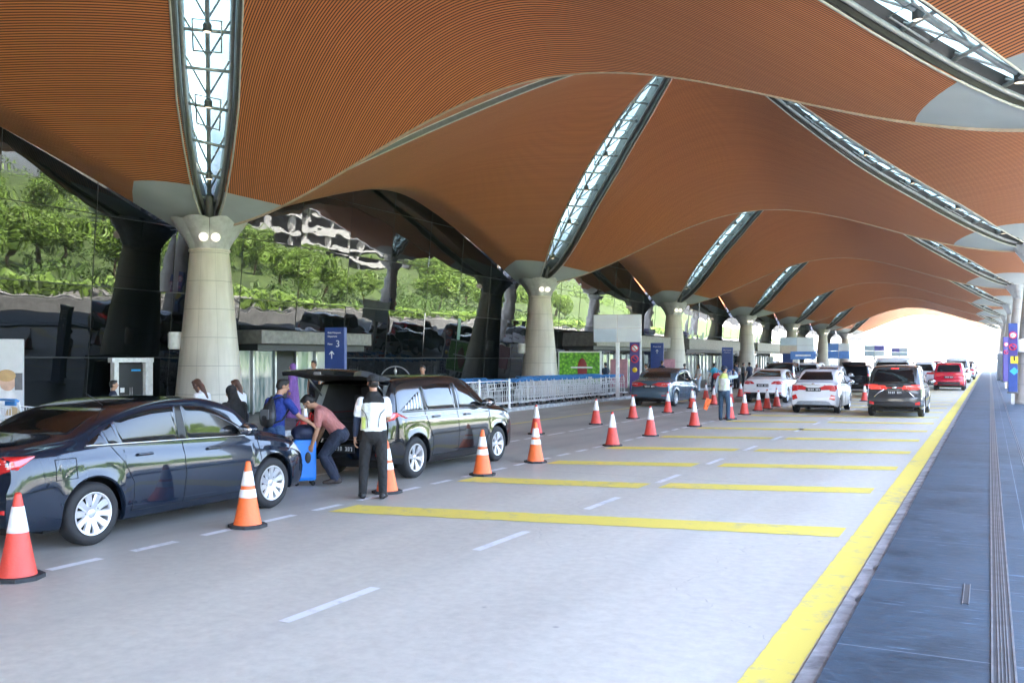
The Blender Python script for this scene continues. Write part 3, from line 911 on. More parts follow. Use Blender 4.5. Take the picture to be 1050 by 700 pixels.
            rows.append(row)
        if len(rows) < 2: return
        mm = m + 1
        for mir in (both if isinstance(both, tuple) else ((1, -1) if (both and view == 'side') else (1,))):
            vs = []; ok = []
            for r in rows:
                for e in r:
                    ok.append(e is not None)
                    p = e[0] if e else Vector((0, 0, 0)); vs.append(Vector((p.x, p.y * mir, p.z)))
            fs = []
            for i in range(len(rows) - 1):
                for j in range(m):
                    f = (i * mm + j, i * mm + j + 1, (i + 1) * mm + j + 1, (i + 1) * mm + j)
                    if all(ok[k] for k in f): fs.append(f)
            # edge skirt so that the panel has thickness
            ring = [i * mm for i in range(len(rows))] + [(len(rows) - 1) * mm + j for j in range(1, mm)] + [i * mm + m for i in range(len(rows) - 2, -1, -1)] + [j for j in range(m - 1, 0, -1)]
            base = len(vs)
            for k in ring:
                e = rows[k // mm][k % mm]
                p = (e[0] - e[1] * (depth + off)) if e else Vector((0, 0, 0)); vs.append(Vector((p.x, p.y * mir, p.z)))
            R = len(ring)
            for q in range(R):
                a, b_ = ring[q], ring[(q + 1) % R]
                if ok[a] and ok[b_]: fs.append((a, b_, base + (q + 1) % R, base + q))
            mb.add(vs, fs, mat, smooth)
    def line(s, mb, pts, w=.007, off=.002, mat=0, both=True, sub=8):
        """thin seam along points in side view (x,z)"""
        L = []
        for i in range(len(pts) - 1):
            for k in range(sub):
                t = k / sub; L.append((pts[i][0] + (pts[i + 1][0] - pts[i][0]) * t, pts[i][1] + (pts[i + 1][1] - pts[i][1]) * t))
        L.append(pts[-1])
        H = []
        for (x, z) in L:
            h, nn = s.cast((x, -3, z), (0, 1, 0))
            if h is None: continue
            if nn.y > 0: nn = -nn
            H.append(h + nn * off)
        if len(H) < 2: return
        for mir in ((1, -1) if both else (1,)):
            mb.tube([Vector((p.x, p.y * mir, p.z)) for p in H], w / 2, 5, mat)

def wheel_meshes(R, w, spokes, rimr, twin=True):
    t = MB(); hw = w / 2
    prof = [(rimr, -hw * .8), (rimr + .02, -hw * .95), (R - .05, -hw), (R - .018, -hw * .86), (R, -hw * .6), (R + .001, 0), (R, hw * .6), (R - .018, hw * .86), (R - .05, hw), (rimr + .02, hw * .95), (rimr, hw * .8)]
    t.lathe(prof, 44, axis='y')
    r = MB()
    # local: outer face looks to -y
    r.lathe([(rimr + .004, -hw * .90), (rimr - .012, -hw * .92), (rimr - .022, -hw * .75), (rimr - .03, hw * .4)], 40, axis='y')
    r.lathe([(rimr - .03, hw * .35), (0, hw * .35)], 24, axis='y', mat=1)
    r.lathe([(0, -hw * .62), (.03, -hw * .62), (.055, -hw * .54), (.062, -hw * .2)], 20, axis='y')
    for k in range(spokes):
        a = 2 * PI * k / spokes
        offs = (-.16, .16) if twin else (0,)
        for o in offs:
            a2 = a + (o if twin else 0)
            ca, sa = math.cos(a2), math.sin(a2)
            ca0, sa0 = math.cos(a + o * .35), math.sin(a + o * .35)
            P = []
            for (rr, wd, dep, cc, ss) in ((.045, .020, -.58, ca0, sa0), (rimr * .55, .020, -.72, (ca + ca0) / 2, (sa + sa0) / 2), (rimr - .012, .026, -.84, ca, sa)):
                if not twin: wd *= 1.7
                tx, tz = -ss, cc
                cx, cz = rr * cc, rr * ss
                P.append([(cx + tx * wd, dep * hw + .016, cz + tz * wd), (cx + tx * wd * .7, dep * hw, cz + tz * wd * .7), (cx - tx * wd * .7, dep * hw, cz - tz * wd * .7), (cx - tx * wd, dep * hw + .016, cz - tz * wd)])
            r.grid(P, smooth=False)
    for k in range(5):
        a = 2 * PI * (k + .5) / 5
        r.box((.085 * math.cos(a), -hw * .60, .085 * math.sin(a)), (.016, .012, .016), 1)
    return t.mesh('tyre', M_TYRE), r.mesh('rim', [M_RIM, M_UNDER])

WHEELS = {}
def add_wheels(car, S):
    key = (S.get('R', .315), S.get('spokes', 5), S.get('twin', True), S.get('rimr', .205))
    if key not in WHEELS: WHEELS[key] = wheel_meshes(key[0], .205, key[1], key[3], key[2])
    tm, rm = WHEELS[key]
    for ax in S['axles']:
        for sd in (-1, 1):
            w = bpy.data.objects.new('wheel', None); COL.objects.link(w); w.parent = car
            w.location = (ax, sd * (S['W'] - .115), key[0]); w.rotation_euler = (0, rng.uniform(0, 1.2), 0) if sd < 0 else (0, rng.uniform(0, 1), PI)
            for me, nm in ((tm, 'tyre'), (rm, 'rim')):
                o = bpy.data.objects.new(nm, me); COL.objects.link(o); o.parent = w

def make_car(name, label, cat, S, body_mat, loc, rz=PI / 2, group=None, detail=2):
    car = thing(name, label, cat, loc, rz, group)
    B = Body(S); W, L = S['W'], S['L']
    B.mb.build('body', body_mat, car, fix=True, sharp=38)
    mb = MB()
    mb.box((L / 2, 0, (.19 + S['belt'] - .12) / 2), (L - .5, 2 * W - .62, S['belt'] - .12 - .19))
    mb.box((L / 2, 0, .24), (L - 1.0, 2 * W - .3, .12))
    mb.build('underbody', M_UNDER, car)
    add_wheels(car, S)
    # windows
    for wn in S['windows']:
        for sd in (1, -1):
            m = MB(); B.decal(m, wn, 'side', .004, n=20, m=6, both=(sd,)); m.build('side_window', S.get('wglass', M_GLASSD), car)
    if 'trim' in S:
        for t in S['trim']:
            for sd in (1, -1):
                m = MB(); B.decal(m, t, 'side', .0025, n=8, m=5, both=(sd,)); m.build('window_trim', M_BLACKPL, car)
    if 'chrome' in S:
        m = MB()
        for t in S['chrome']: B.line(m, t, .016, .004)
        m.build('belt_trim', M_CHROME, car)
    if 'rwin' in S:
        m = MB(); B.decal(m, S['rwin'], 'rear', .004, n=18, m=8); m.build('rear_window', M_GLASSD, car)
    m = MB(); B.decal(m, S['fwin'], 'front', .004, n=18, m=8); m.build('windscreen', M_GLASSD, car)
    m = MB()
    for t in S['seams']: B.line(m, t)
    m.build('door_seam', M_UNDER, car)
    for h in S['handles']:
        p, nn = B.cast((h[0], -3, h[1]), (0, 1, 0))
        if p is None: continue
        for sd in (1, -1):
            m = MB()
            m.box((p.x, (p.y + .004) * sd, p.z - .012), (.20, .012, .05), 1, bev=.005)
            m.box((p.x, (p.y - .022) * sd, p.z), (.20, .022, .026), 0, bev=.009)
            m.box((p.x - .085, (p.y - .008) * sd, p.z), (.03, .03, .028), 0, bev=.006); m.box((p.x + .085, (p.y - .008) * sd, p.z), (.03, .03, .028), 0, bev=.006)
            m.build('door_handle', [S.get('hmat', body_mat), M_UNDER], car)
    # mirrors
    mx, mz = S['mirror']
    p, nn = B.cast((mx, -3, mz), (0, 1, 0))
    if p is not None:
        for sd in (1, -1):
            m = MB()
            m.ell((mx + .02, (p.y - .15) * sd, mz + .05), (.085, .125, .078), 16, 10, 0)
            m.box((mx + .01, (p.y - .03) * sd, mz), (.05, .12, .035), 1, bev=.01)
            mi = m.build('side_mirror', [body_mat, M_BLACKPL], car)
            m = MB(); m.ell((mx - .045, (p.y - .15) * sd, mz + .05), (.028, .105, .062), 14, 8); m.build('mirror_glass', M_CHROME, mi)
    # lights
    for (nm, lst, mat) in (('tail_light', S['tail'], S.get('tailmat', M_RED_L)), ('headlight', S['head'], M_CLEAR_L), ('tail_lens', S.get('tailw', []), M_CLEAR_L), ('rear_reflector', S.get('refl', []), M_RED_L)):
        for sd in (1, -1):
            m = MB()
            for (view, poly) in lst:
                if view == 'side':
                    m2 = MB(); B.decal(m2, poly, 'side', .006, n=12, m=5, both=False)
                    m.add([Vector((v[0], v[1] * sd, v[2])) for v in m2.v], m2.f, 0, True)
                else:
                    m2 = MB(); B.decal(m2, poly, view, .006, n=12, m=5)
                    m.add([Vector((v[0], v[1] * sd, v[2])) for v in m2.v], m2.f, 0, True)
            if m.v: m.build(nm, mat, car)
    for (nm, view, polys, mat) in S.get('extra', []):
        m = MB()
        for poly in polys: B.decal(m, poly, view, .005, n=12, m=5)
        if m.v: m.build(nm, mat, car)
    # number plates
    for (view, z, xx) in (('rear', S['plate'], -3), ('front', S.get('fplate', .45), 9)):
        p, nn = B.cast((xx, 0, z), (1 if view == 'rear' else -1, 0, 0))
        if p is None: continue
        sg = -1 if view == 'rear' else 1
        m = MB(); m.box((p.x + sg * .018, 0, z), (.024, .50, .125), 0, bev=.006)
        pl = m.build('number_plate', M_BLACKPL, car)
        m = MB()
        for k, y in enumerate((-.195, -.145, -.095, .0, .055, .11, .165)):
            m.box((p.x + sg * .032, y, z + .024), (.004, .032, .014)); m.box((p.x + sg * .032, y - .011, z), (.004, .010, .062)); m.box((p.x + sg * .032, y + (.011 if k % 2 else -.004), z - .010), (.004, .010, .050))
            if k % 3: m.box((p.x + sg * .032, y, z - .026), (.004, .032, .010))
        m.build('plate_characters', M_WHITEPL, pl)
    return car, B

def sedan_spec(**k):
    S = dict(L=4.54, W=.893, R=.318, axles=(.98, 3.63), belt=.95, rimr=.215, spokes=5, wr=.785,
        zb=[(0, .30), (.25, .235), (1.5, .20), (3.2, .20), (4.2, .22), (4.54, .27)],
        zs=[(0, .92), (.3, .955), (.9, .97), (2.2, .93), (3.3, .885), (4.0, .80), (4.4, .70), (4.54, .60)],
        zc=[(0, 1.01), (.15, 1.055), (.55, 1.105), (.80, 1.14), (1.2, 1.315), (1.6, 1.445), (2.05, 1.512), (2.45, 1.52), (2.85, 1.44), (3.2, 1.255), (3.55, 1.045), (3.75, .985), (4.15, .90), (4.42, .79), (4.54, .66)],
        gh=(.62, 1.35, 3.0, 3.62),
        plan=[(0, .90), (.12, .945), (.4, .985), (.9, 1.0), (3.4, 1.0), (4.0, .98), (4.35, .90), (4.54, .80)],
        rear=[(.2, .06), (.38, 0), (.62, .0), (.68, .045), (.85, .06), (1.02, .035), (1.15, .1)],
        front=[(.2, .08), (.4, 0), (.6, .03), (.75, .12), (1.0, .3)],
        windows=[[(.93, 1.008), (1.16, 1.012), (1.10, 1.14), (.93, 1.03)], [(1.19, 1.012), (1.31, 1.012), (1.24, 1.245), (1.135, 1.165)],
                 [(1.345, 1.010), (2.11, .985), (2.07, 1.405), (1.75, 1.385), (1.47, 1.325), (1.28, 1.262)], [(2.25, .982), (3.30, .955), (3.05, 1.105), (2.72, 1.30), (2.50, 1.385), (2.19, 1.408)]],
        trim=[[(2.12, .985), (2.24, .983), (2.18, 1.41), (2.08, 1.408)], [(.90, .985), (3.34, .935), (3.34, .952), (.90, 1.005)]],
        rwin=[(-.60, 1.135), (.60, 1.135), (.53, 1.30), (.47, 1.40), (-.47, 1.40), (-.53, 1.30)],
        fwin=[(-.68, 1.07), (.68, 1.07), (.60, 1.28), (.50, 1.43), (-.50, 1.43), (-.60, 1.28)],
        seams=[[(2.17, .96), (2.19, .6), (2.15, .28)], [(3.38, .93), (3.40, .62), (3.22, .40), (3.16, .28)], [(1.20, .99), (1.36, .80), (1.47, .58), (1.47, .42), (1.44, .28)], [(1.45, .285), (3.18, .285)],
               [(.55, .90), (.55, .70)], [(.55, .90), (.78, .90)], [(.78, .90), (.78, .70)], [(.55, .70), (.78, .70)], [(.02, .60), (.56, .64), (.62, .55)], [(3.42, .93), (4.1, .82)]],
        handles=[(1.62, .865), (2.62, .845)], mirror=(3.06, .985),
        tail=[('rear', [(.33, .80), (.62, .78), (.82, .84), (.86, .95), (.60, .955), (.34, .93)]), ('side', [(.0, .80), (.22, .86), (.36, .955), (.0, .96)])],
        tailw=[('rear', [(.50, .845), (.76, .87), (.76, .905), (.50, .895)])],
        head=[('side', [(3.98, .74), (4.40, .60), (4.46, .70), (4.14, .80)]), ('front', [(.52, .62), (.78, .64), (.76, .74), (.50, .70)])],
        refl=[('rear', [(.50, .42), (.78, .43), (.78, .47), (.50, .46)])],
        extra=[('grille', 'front', [[(-.42, .50), (.42, .50), (.45, .64), (-.45, .64)], [(-.55, .27), (.55, .27), (.50, .40), (-.50, .40)]], M_UNDER), ('lower_bumper', 'rear', [[(-.66, .27), (.66, .27), (.62, .36), (-.62, .36)]], M_BLACKPL)],
        plate=.62)
    S.update(k); return S

def mpv_spec(**k):
    S = dict(L=4.44, W=.868, R=.325, axles=(.80, 3.55), belt=1.02, rimr=.215, spokes=5, wr=.69, tuck=.045,
        zb=[(0, .34), (.25, .27), (1.3, .225), (3.2, .225), (4.1, .25), (4.44, .30)],
        zs=[(0, 1.00), (.5, 1.035), (1.5, 1.02), (3.1, .985), (3.8, .93), (4.2, .85), (4.44, .68)],
        zc=[(0, 1.02), (.05, 1.12), (.14, 1.32), (.25, 1.52), (.36, 1.615), (.7, 1.655), (1.5, 1.68), (2.1, 1.675), (2.55, 1.60), (3.0, 1.36), (3.38, 1.13), (3.6, 1.075), (4.0, 1.01), (4.3, .90), (4.44, .76)],
        gh=(-.02, .30, 2.9, 3.5),
        plan=[(0, .915), (.12, .95), (.4, .985), (.9, 1.0), (3.4, 1.0), (3.95, .985), (4.25, .92), (4.44, .82)],
        rear=[(.2, .07), (.4, 0), (.66, .0), (.74, .05), (.95, .05), (1.1, .04), (1.5, .02), (1.7, .0)],
        front=[(.2, .06), (.4, 0), (.65, .02), (.85, .10), (1.1, .25)], rb=.085, fb=.2,
        windows=[[(.50, 1.075), (1.06, 1.07), (1.03, 1.47), (.98, 1.46)], [(1.16, 1.068), (2.04, 1.055), (2.02, 1.515), (1.6, 1.52), (1.10, 1.49)], [(2.16, 1.052), (3.18, 1.03), (2.95, 1.20), (2.62, 1.40), (2.42, 1.48), (2.13, 1.512)]],
        trim=[[(2.05, 1.055), (2.15, 1.053), (2.12, 1.515), (2.03, 1.515)], [(1.06, 1.07), (1.16, 1.068), (1.10, 1.49), (1.03, 1.475)], [(.46, 1.05), (3.24, 1.008), (3.22, 1.028), (.46, 1.072)]],
        rwin=[(-.66, 1.10), (.66, 1.10), (.60, 1.38), (.55, 1.535), (-.55, 1.535), (-.60, 1.38)],
        fwin=[(-.68, 1.16), (.68, 1.16), (.60, 1.40), (.52, 1.57), (-.52, 1.57), (-.60, 1.40)],
        seams=[[(2.10, 1.03), (2.12, .65), (2.08, .32)], [(3.24, 1.0), (3.22, .68), (3.08, .44), (3.02, .32)], [(1.08, 1.05), (1.16, .84), (1.28, .62), (1.28, .44), (1.25, .32)], [(1.26, .318), (3.04, .318)], [(0.02, .66), (.38, .66), (.44, .58)], [(3.4, 1.02), (4.05, .94)]],
        handles=[(1.40, .945), (2.42, .93)], mirror=(2.98, 1.06),
        tail=[('rear', [(.40, .90), (.70, .90), (.83, .96), (.80, 1.06), (.55, .985), (.40, .955)]), ('side', [(.0, .88), (.24, .97), (.34, 1.055), (.0, 1.05)])],
        head=[('side', [(3.90, .84), (4.30, .70), (4.36, .80), (4.10, .91)]), ('front', [(.50, .72), (.76, .72), (.74, .86), (.48, .82)])],
        refl=[('rear', [(.60, .40), (.75, .40), (.75, .50), (.60, .50)])],
        extra=[('grille', 'front', [[(-.44, .50), (.44, .50), (.5, .78), (-.5, .78)]], M_UNDER)],
        plate=.80, fplate=.5)
    S.update(k); return S
# ------------------------------------------------------------------ the vehicles in the photograph
P_BLACK = paint('black_car_paint', (.008, .014, .026), rough=.12)
P_BLACK2 = paint('black_mpv_paint', (.006, .007, .009), rough=.14)
P_BLUE = paint('slate_blue_paint', (.075, .12, .165), .3)
P_WHITE = paint('white_car_paint', (.72, .73, .74), 0, .25)
P_GREY = paint('dark_grey_paint', (.055, .056, .055), .3, .25)
P_RED = paint('red_car_paint', (.42, .012, .03), .1, .25)
P_SILV = paint('silver_car_paint', (.40, .42, .44), .6, .3)

# black sedan close to the viewer
def low(S, z0, k):
    f = lambda z: z if z <= z0 else z0 + (z - z0) * k
    S['zc'] = [(x, f(z)) for x, z in S['zc']]
    for q in ('windows', 'trim'): S[q] = [[(x, f(z)) for x, z in p] for p in S[q]]
    for q in ('rwin', 'fwin'):
        if q in S: S[q] = [(x, f(z)) for x, z in S[q]]
    return S
S = sedan_spec(chrome=[[(.92, 1.005), (2.2, .978), (3.3, .948)]], hmat=P_BLACK, spokes=10, twin=False)
S = low(S, .98, .87)
car, B = make_car('black_sedan', 'glossy black four-door sedan parked nearest the viewer', 'car', S, P_BLACK, (-8.94, 5.53, 0))
m = MB(); m.tube([(1.55, -.30, 1.38), (1.30, -.34, 1.52)], [.006, .003], 6); m.build('aerial', M_BLACKPL, car)

# black people carrier with its tailgate up
def drop(c): return c[0] < .55 and abs(c[1]) < .655 and .63 < c[2] < 1.492
S = mpv_spec(drop=drop, hmat=P_BLACK2, plate=.50, chrome=[[(.50, .985), (1.9, .965), (3.2, .945)]], twin=True, spokes=6,
             windows=mpv_spec()['windows'][1:] , trim=mpv_spec()['trim'] , seams=mpv_spec()['seams'])
S.pop('rwin')
S['extra'] = S['extra'] + [('wheel_arch_trim', 'side', [[(.36, .30), (1.24, .30), (1.14, .60), (.80, .735), (.46, .60)], [(3.11, .30), (3.99, .30), (3.89, .60), (3.55, .735), (3.21, .60)]], P_BLACK2)] * 0
S = low(S, 1.03, .90)
car, B = make_car('black_people_carrier', 'black people carrier with its tailgate raised for loading', 'car', S, P_BLACK2, (-8.92, 11.70, 0))
# quarter window with white slashes
m = MB()
B.decal(m, [(.40, 1.075), (1.03, 1.068), (.99, 1.36), (.82, 1.295)], 'side', .004, 0, n=16, m=6)
for k in range(6):
    x = .53 + k * .085; top = min(1.34, 1.085 + (x - .38) * .50)
    B.decal(m, [(x, 1.088), (x + .035, 1.088), (x + .050, top), (x + .018, top)], 'side', .008, 1, n=4, m=3)
m.build('quarter_window', [M_GLASSD, M_SIGNW], car)
m = MB()
xi0, xi1, yi, zi0, zi1 = .16, 2.2, .655, .62, 1.475
vs = [(x, y, z) for x in (xi0, xi1) for y in (-yi, yi) for z in (zi0, zi1)]
m.add(vs, [(0, 1, 5, 4), (2, 6, 7, 3), (0, 4, 6, 2), (1, 3, 7, 5), (4, 5, 7, 6)])
m.box((1.15, 0, .98), (.16, 1.15, .60), 1, bev=.05); m.box((1.15, .33, 1.33), (.10, .26, .16), 1, bev=.04); m.box((1.15, -.33, 1.33), (.10, .26, .16), 1, bev=.04)
m.build('load_bay', [simple('cabin_trim', (.035, .035, .036), .7), simple('seat_fabric', (.02, .02, .022), .9)], car)
m = MB()
for sd in (-1, 1): m.grid([[(.36, sd * .64, 1.49), (.50, sd * .64, 1.49)], [(.14, sd * .652, 1.12), (.32, sd * .652, 1.12)], [(.13, sd * .652, .64), (.28, sd * .652, .64)]], smooth=False)
m.build('pillar_trim', simple('pale_pillar_trim', (.32, .32, .32), .5), car)
# tailgate: bowed shell with glass and inner lining
def tg(t, s, d):   # t 0 hinge..1 lip, s -1..1, d depth
    x = .40 - 1.02 * t - .03 * math.sin(PI * t); z = 1.575 + .20 * t
    if t > .55: z -= .22 * (t - .55) ** 2 * 2; x += .1 * (t - .55) ** 2
    return (x, s * (.62 + .07 * t - .05 * max(0, t - .8)), z - d + .03 * (1 - s * s))
m = MB()
m.grid([[tg(t, s, 0) for s in np.linspace(-1, 1, 15)] for t in np.linspace(0, 1, 15)])
m.grid([[tg(t, s * .97, .065 + .03 * math.sin(PI * t)) for s in np.linspace(-1, 1, 15)] for t in np.linspace(0, 1, 15)], mat=1, flip=True)
ring = [(t, -1) for t in np.linspace(0, 1, 15)] + [(1, s) for s in np.linspace(-1, 1, 15)[1:]] + [(t, 1) for t in np.linspace(1, 0, 15)[1:]]
m.grid([[tg(t, s, 0), tg(t, s * .97, .065 + .03 * math.sin(PI * t))] for t, s in ring], smooth=False)
tgate = m.build('tailgate', [P_BLACK2, simple('tailgate_lining', (.02, .02, .02), .6)], car)
m = MB(); m.grid([[tg(t, s, -.006) for s in np.linspace(-.82, .82, 9)] for t in np.linspace(.12, .5, 7)]); m.build('tailgate_glass', M_GLASSD, tgate)
m = MB(); m.box((-.56, .0, 1.665), (.10, .14, .05), 0, bev=.015); m.build('latch', M_STEEL, tgate)
m = MB()
for sd in (-1, 1): m.tube([(.30, sd * .63, 1.30), (-.10, sd * .60, 1.60)], .013, 8)
m.build('gas_strut', M_STEEL, tgate)
m = MB(); m.grid([[tg(t, s, .11) for s in np.linspace(-.45, .45, 5)] for t in np.linspace(.62, .80, 4)], mat=0); m.build('grab_panel', M_DARKSTEEL, tgate)

# slate blue sedan at the far kerb
S = sedan_spec(L=4.40, W=.855, axles=(.90, 3.52), plate=.80)
make_car('blue_sedan', 'slate blue sedan stopped at the terminal kerb', 'car', S, P_BLUE, (-12.0, 35.4, 0))

# white fastback
S = sedan_spec(L=4.55, W=.90, wr=.65, tailmat=M_RED_L, rimr=.225,
    zc=[(0, 1.02), (.15, 1.06), (.45, 1.10), (.70, 1.145), (1.2, 1.29), (1.7, 1.40), (2.15, 1.455), (2.5, 1.45), (2.85, 1.37), (3.2, 1.20), (3.55, 1.03), (3.75, .97), (4.15, .89), (4.42, .78), (4.55, .66)],
    windows=[[(1.05, 1.02), (1.38, 1.02), (1.36, 1.22), (1.22, 1.14)], [(1.42, 1.015), (2.11, .99), (2.07, 1.345), (1.75, 1.325), (1.52, 1.27), (1.40, 1.235)], [(2.25, .985), (3.28, .955), (3.05, 1.08), (2.72, 1.255), (2.50, 1.33), (2.19, 1.348)]],
    trim=[[(2.12, .985), (2.24, .983), (2.18, 1.345), (2.08, 1.345)]],
    rwin=[(-.62, 1.125), (.62, 1.125), (.54, 1.28), (.46, 1.375), (-.46, 1.375), (-.54, 1.28)], fwin=[(-.68, 1.06), (.68, 1.06), (.60, 1.24), (.50, 1.37), (-.50, 1.37), (-.60, 1.24)],
    tail=[('rear', [(.44, .84), (.62, .80), (.80, .82), (.86, .93), (.66, .955), (.48, .92)]), ('side', [(.0, .80), (.20, .84), (.30, .93), (.0, .95)])], plate=.76, zb=[(0, .36), (.25, .29), (1.5, .2), (3.2, .2), (4.2, .22), (4.55, .27)],
    extra=[('lower_bumper', 'rear', [[(-.78, .36), (.78, .36), (.72, .46), (-.72, .46)]], M_BLACKPL)], hmat=P_WHITE)
make_car('white_fastback', 'white fastback car with a sloping black rear window and round red tail lights', 'car', S, P_WHITE, (-8.62, 40.3, 0))

# small white sedan
S = sedan_spec(L=4.15, W=.81, R=.292, axles=(.80, 3.26), rimr=.185, wr=.61, belt=.95,
    zb=[(0, .30), (.25, .24), (1.5, .2), (3.0, .2), (3.9, .22), (4.15, .27)],
    zs=[(0, .95), (.3, .985), (.9, .99), (2.0, .955), (3.0, .915), (3.6, .84), (4.0, .73), (4.15, .62)],
    zc=[(0, 1.04), (.12, 1.085), (.45, 1.12), (.62, 1.16), (.95, 1.33), (1.3, 1.465), (1.75, 1.525), (2.15, 1.525), (2.55, 1.44), (2.85, 1.27), (3.2, 1.06), (3.4, 1.01), (3.8, .93), (4.05, .82), (4.15, .68)],
    gh=(.42, 1.1, 2.7, 3.25), plan=[(0, .90), (.12, .945), (.4, .985), (.9, 1.0), (3.1, 1.0), (3.65, .98), (4.0, .90), (4.15, .80)],
    windows=[[(.98, 1.03), (1.16, 1.03), (1.12, 1.25), (1.0, 1.17)], [(1.20, 1.028), (1.93, 1.0), (1.90, 1.415), (1.55, 1.40), (1.17, 1.29)], [(2.03, .998), (2.95, .975), (2.72, 1.12), (2.42, 1.32), (2.25, 1.40), (2.0, 1.418)]],
    trim=[[(1.94, 1.0), (2.02, .998), (1.98, 1.415), (1.91, 1.415)]],
    rwin=[(-.57, 1.15), (.57, 1.15), (.51, 1.31), (.45, 1.43), (-.45, 1.43), (-.51, 1.31)], fwin=[(-.62, 1.09), (.62, 1.09), (.55, 1.29), (.47, 1.44), (-.47, 1.44), (-.55, 1.29)],
    seams=[[(1.98, .97), (2.0, .6), (1.96, .28)], [(3.02, .95), (3.02, .62), (2.86, .40), (2.8, .28)], [(1.02, 1.0), (1.16, .80), (1.25, .58), (1.25, .42), (1.22, .28)]],
    handles=[(1.42, .89), (2.34, .87)], mirror=(2.72, 1.0),
    tail=[('rear', [(.53, .79), (.72, .77), (.79, .95), (.74, .985), (.58, .955), (.53, .92)]), ('side', [(.0, .78), (.14, .84), (.24, .97), (.0, .98)])],
    head=[('side', [(3.60, .76), (4.02, .62), (4.08, .72), (3.76, .82)]), ('front', [(.48, .64), (.70, .66), (.68, .76), (.46, .72)])],
    refl=[('rear', [(.52, .52), (.70, .46), (.72, .62), (.58, .66)])], tailw=[],
    extra=[('lower_bumper', 'rear', [[(-.62, .30), (.62, .30), (.50, .44), (-.50, .44)]], M_GREYMETAL), ('grille', 'front', [[(-.42, .46), (.42, .46), (.45, .62), (-.45, .62)]], M_UNDER)],
    plate=.83, hmat=P_WHITE, twin=False)
SM = S
car, B = make_car('white_sedan', 'small white sedan with brake lights seen from behind beside the dark grey car', 'car', S, P_WHITE, (-5.42, 33.4, 0))
m = MB(); m.tube([(.03, -.40, 1.0), (.03, .40, 1.0)], .010, 6); m.ell((.02, 0, 1.02), (.02, .055, .032)); m.build('boot_trim', M_CHROME, car)

# dark grey people carrier with lit brake lights
S = mpv_spec(tailmat=M_RED_LIT, hmat=P_GREY, refl=[('rear', [(.62, .40), (.76, .42), (.76, .52), (.62, .48)])],
    extra=[('grille', 'front', [[(-.44, .50), (.44, .50), (.5, .78), (-.5, .78)]], M_UNDER), ('lower_bumper', 'rear', [[(-.70, .34), (.70, .34), (.66, .50), (-.66, .50)]], M_BLACKPL),
           ('brake_lamp', 'rear', [[(-.12, 1.555), (.12, 1.555), (.12, 1.585), (-.12, 1.585)]], M_RED_LIT),
           ('tail_strip', 'rear', [[(-.40, .935), (.40, .935), (.40, .965), (-.40, .965)]], M_RED_L)])
car, B = make_car('grey_people_carrier', 'dark grey people carrier with lit brake lights seen from behind', 'car', S, P_GREY, (-2.75, 32.5, 0))
m = MB(); m.tube([(.75, 0, 1.66), (.60, 0, 1.80)], [.012, .006], 6); m.build('aerial', M_BLACKPL, car)
m = MB()
for sd in (-1, 1): m.tube([(-.0, .30 * sd, .90), (-.015, .46 * sd, .80), (-.02, .60 * sd, .66)], .016, 6)
m.ell((-.005, 0, .965), (.02, .07, .04)); m.build('tailgate_trim', M_CHROME, car)

# red people carrier further on
S = mpv_spec(hmat=P_RED, extra=[('lower_bumper', 'rear', [[(-.74, .32), (.74, .32), (.70, .52), (-.70, .52)]], M_BLACKPL), ('brake_lamp', 'rear', [[(-.12, 1.555), (.12, 1.555), (.12, 1.59), (-.12, 1.59)]], M_RED_LIT), ('grille', 'front', [[(-.44, .50), (.44, .50), (.5, .78), (-.5, .78)]], M_UNDER)])
make_car('red_people_carrier', 'red people carrier near the yellow kerb line', 'car', S, P_RED, (-2.18, 61.4, 0))

# boxy van
VAN = mpv_spec(L=4.9, W=.925, R=.34, axles=(.95, 3.9), belt=1.10, wr=.78,
    zs=[(0, 1.08), (.5, 1.10), (1.5, 1.09), (3.4, 1.06), (4.2, 1.0), (4.7, .90), (4.9, .75)],
    zc=[(0, 1.12), (.04, 1.3), (.10, 1.62), (.18, 1.82), (.35, 1.91), (.9, 1.945), (2.4, 1.95), (3.0, 1.88), (3.5, 1.58), (3.95, 1.25), (4.2, 1.17), (4.6, 1.06), (4.9, .86)],
    gh=(-.02, .2, 3.3, 4.0), plan=[(0, .94), (.12, .97), (.4, .99), (.9, 1.0), (3.9, 1.0), (4.4, .985), (4.7, .92), (4.9, .82)],
    zb=[(0, .32), (.25, .26), (4.4, .24), (4.9, .30)],
    windows=[[(.35, 1.15), (1.5, 1.14), (1.48, 1.70), (.40, 1.70)], [(1.58, 1.14), (2.6, 1.13), (2.58, 1.72), (1.56, 1.71)], [(2.7, 1.13), (3.75, 1.11), (3.2, 1.55), (2.95, 1.68), (2.68, 1.72)]], trim=[],
    rwin=[(-.80, 1.18), (.80, 1.18), (.74, 1.60), (.70, 1.80), (-.70, 1.80), (-.74, 1.60)], fwin=[(-.74, 1.28), (.74, 1.28), (.66, 1.6), (.6, 1.8), (-.6, 1.8), (-.66, 1.6)],
    seams=[[(1.54, 1.1), (1.54, .4)], [(2.65, 1.1), (2.65, .35)]], handles=[(1.75, 1.0), (2.8, .99)], mirror=(3.5, 1.16),
    tail=[('rear', [(.60, .90), (.86, .88), (.88, 1.12), (.64, 1.02)])], refl=[], head=[('front', [(.55, .80), (.82, .82), (.80, .94), (.52, .90)])], plate=.75,
    extra=[('grille', 'front', [[(-.6, .5), (.6, .5), (.6, .9), (-.6, .9)]], M_UNDER)])
make_car('white_van', 'tall white van with a black rear window just beyond the dark grey car', 'van', dict(VAN), P_WHITE, (-4.15, 48.0, 0))

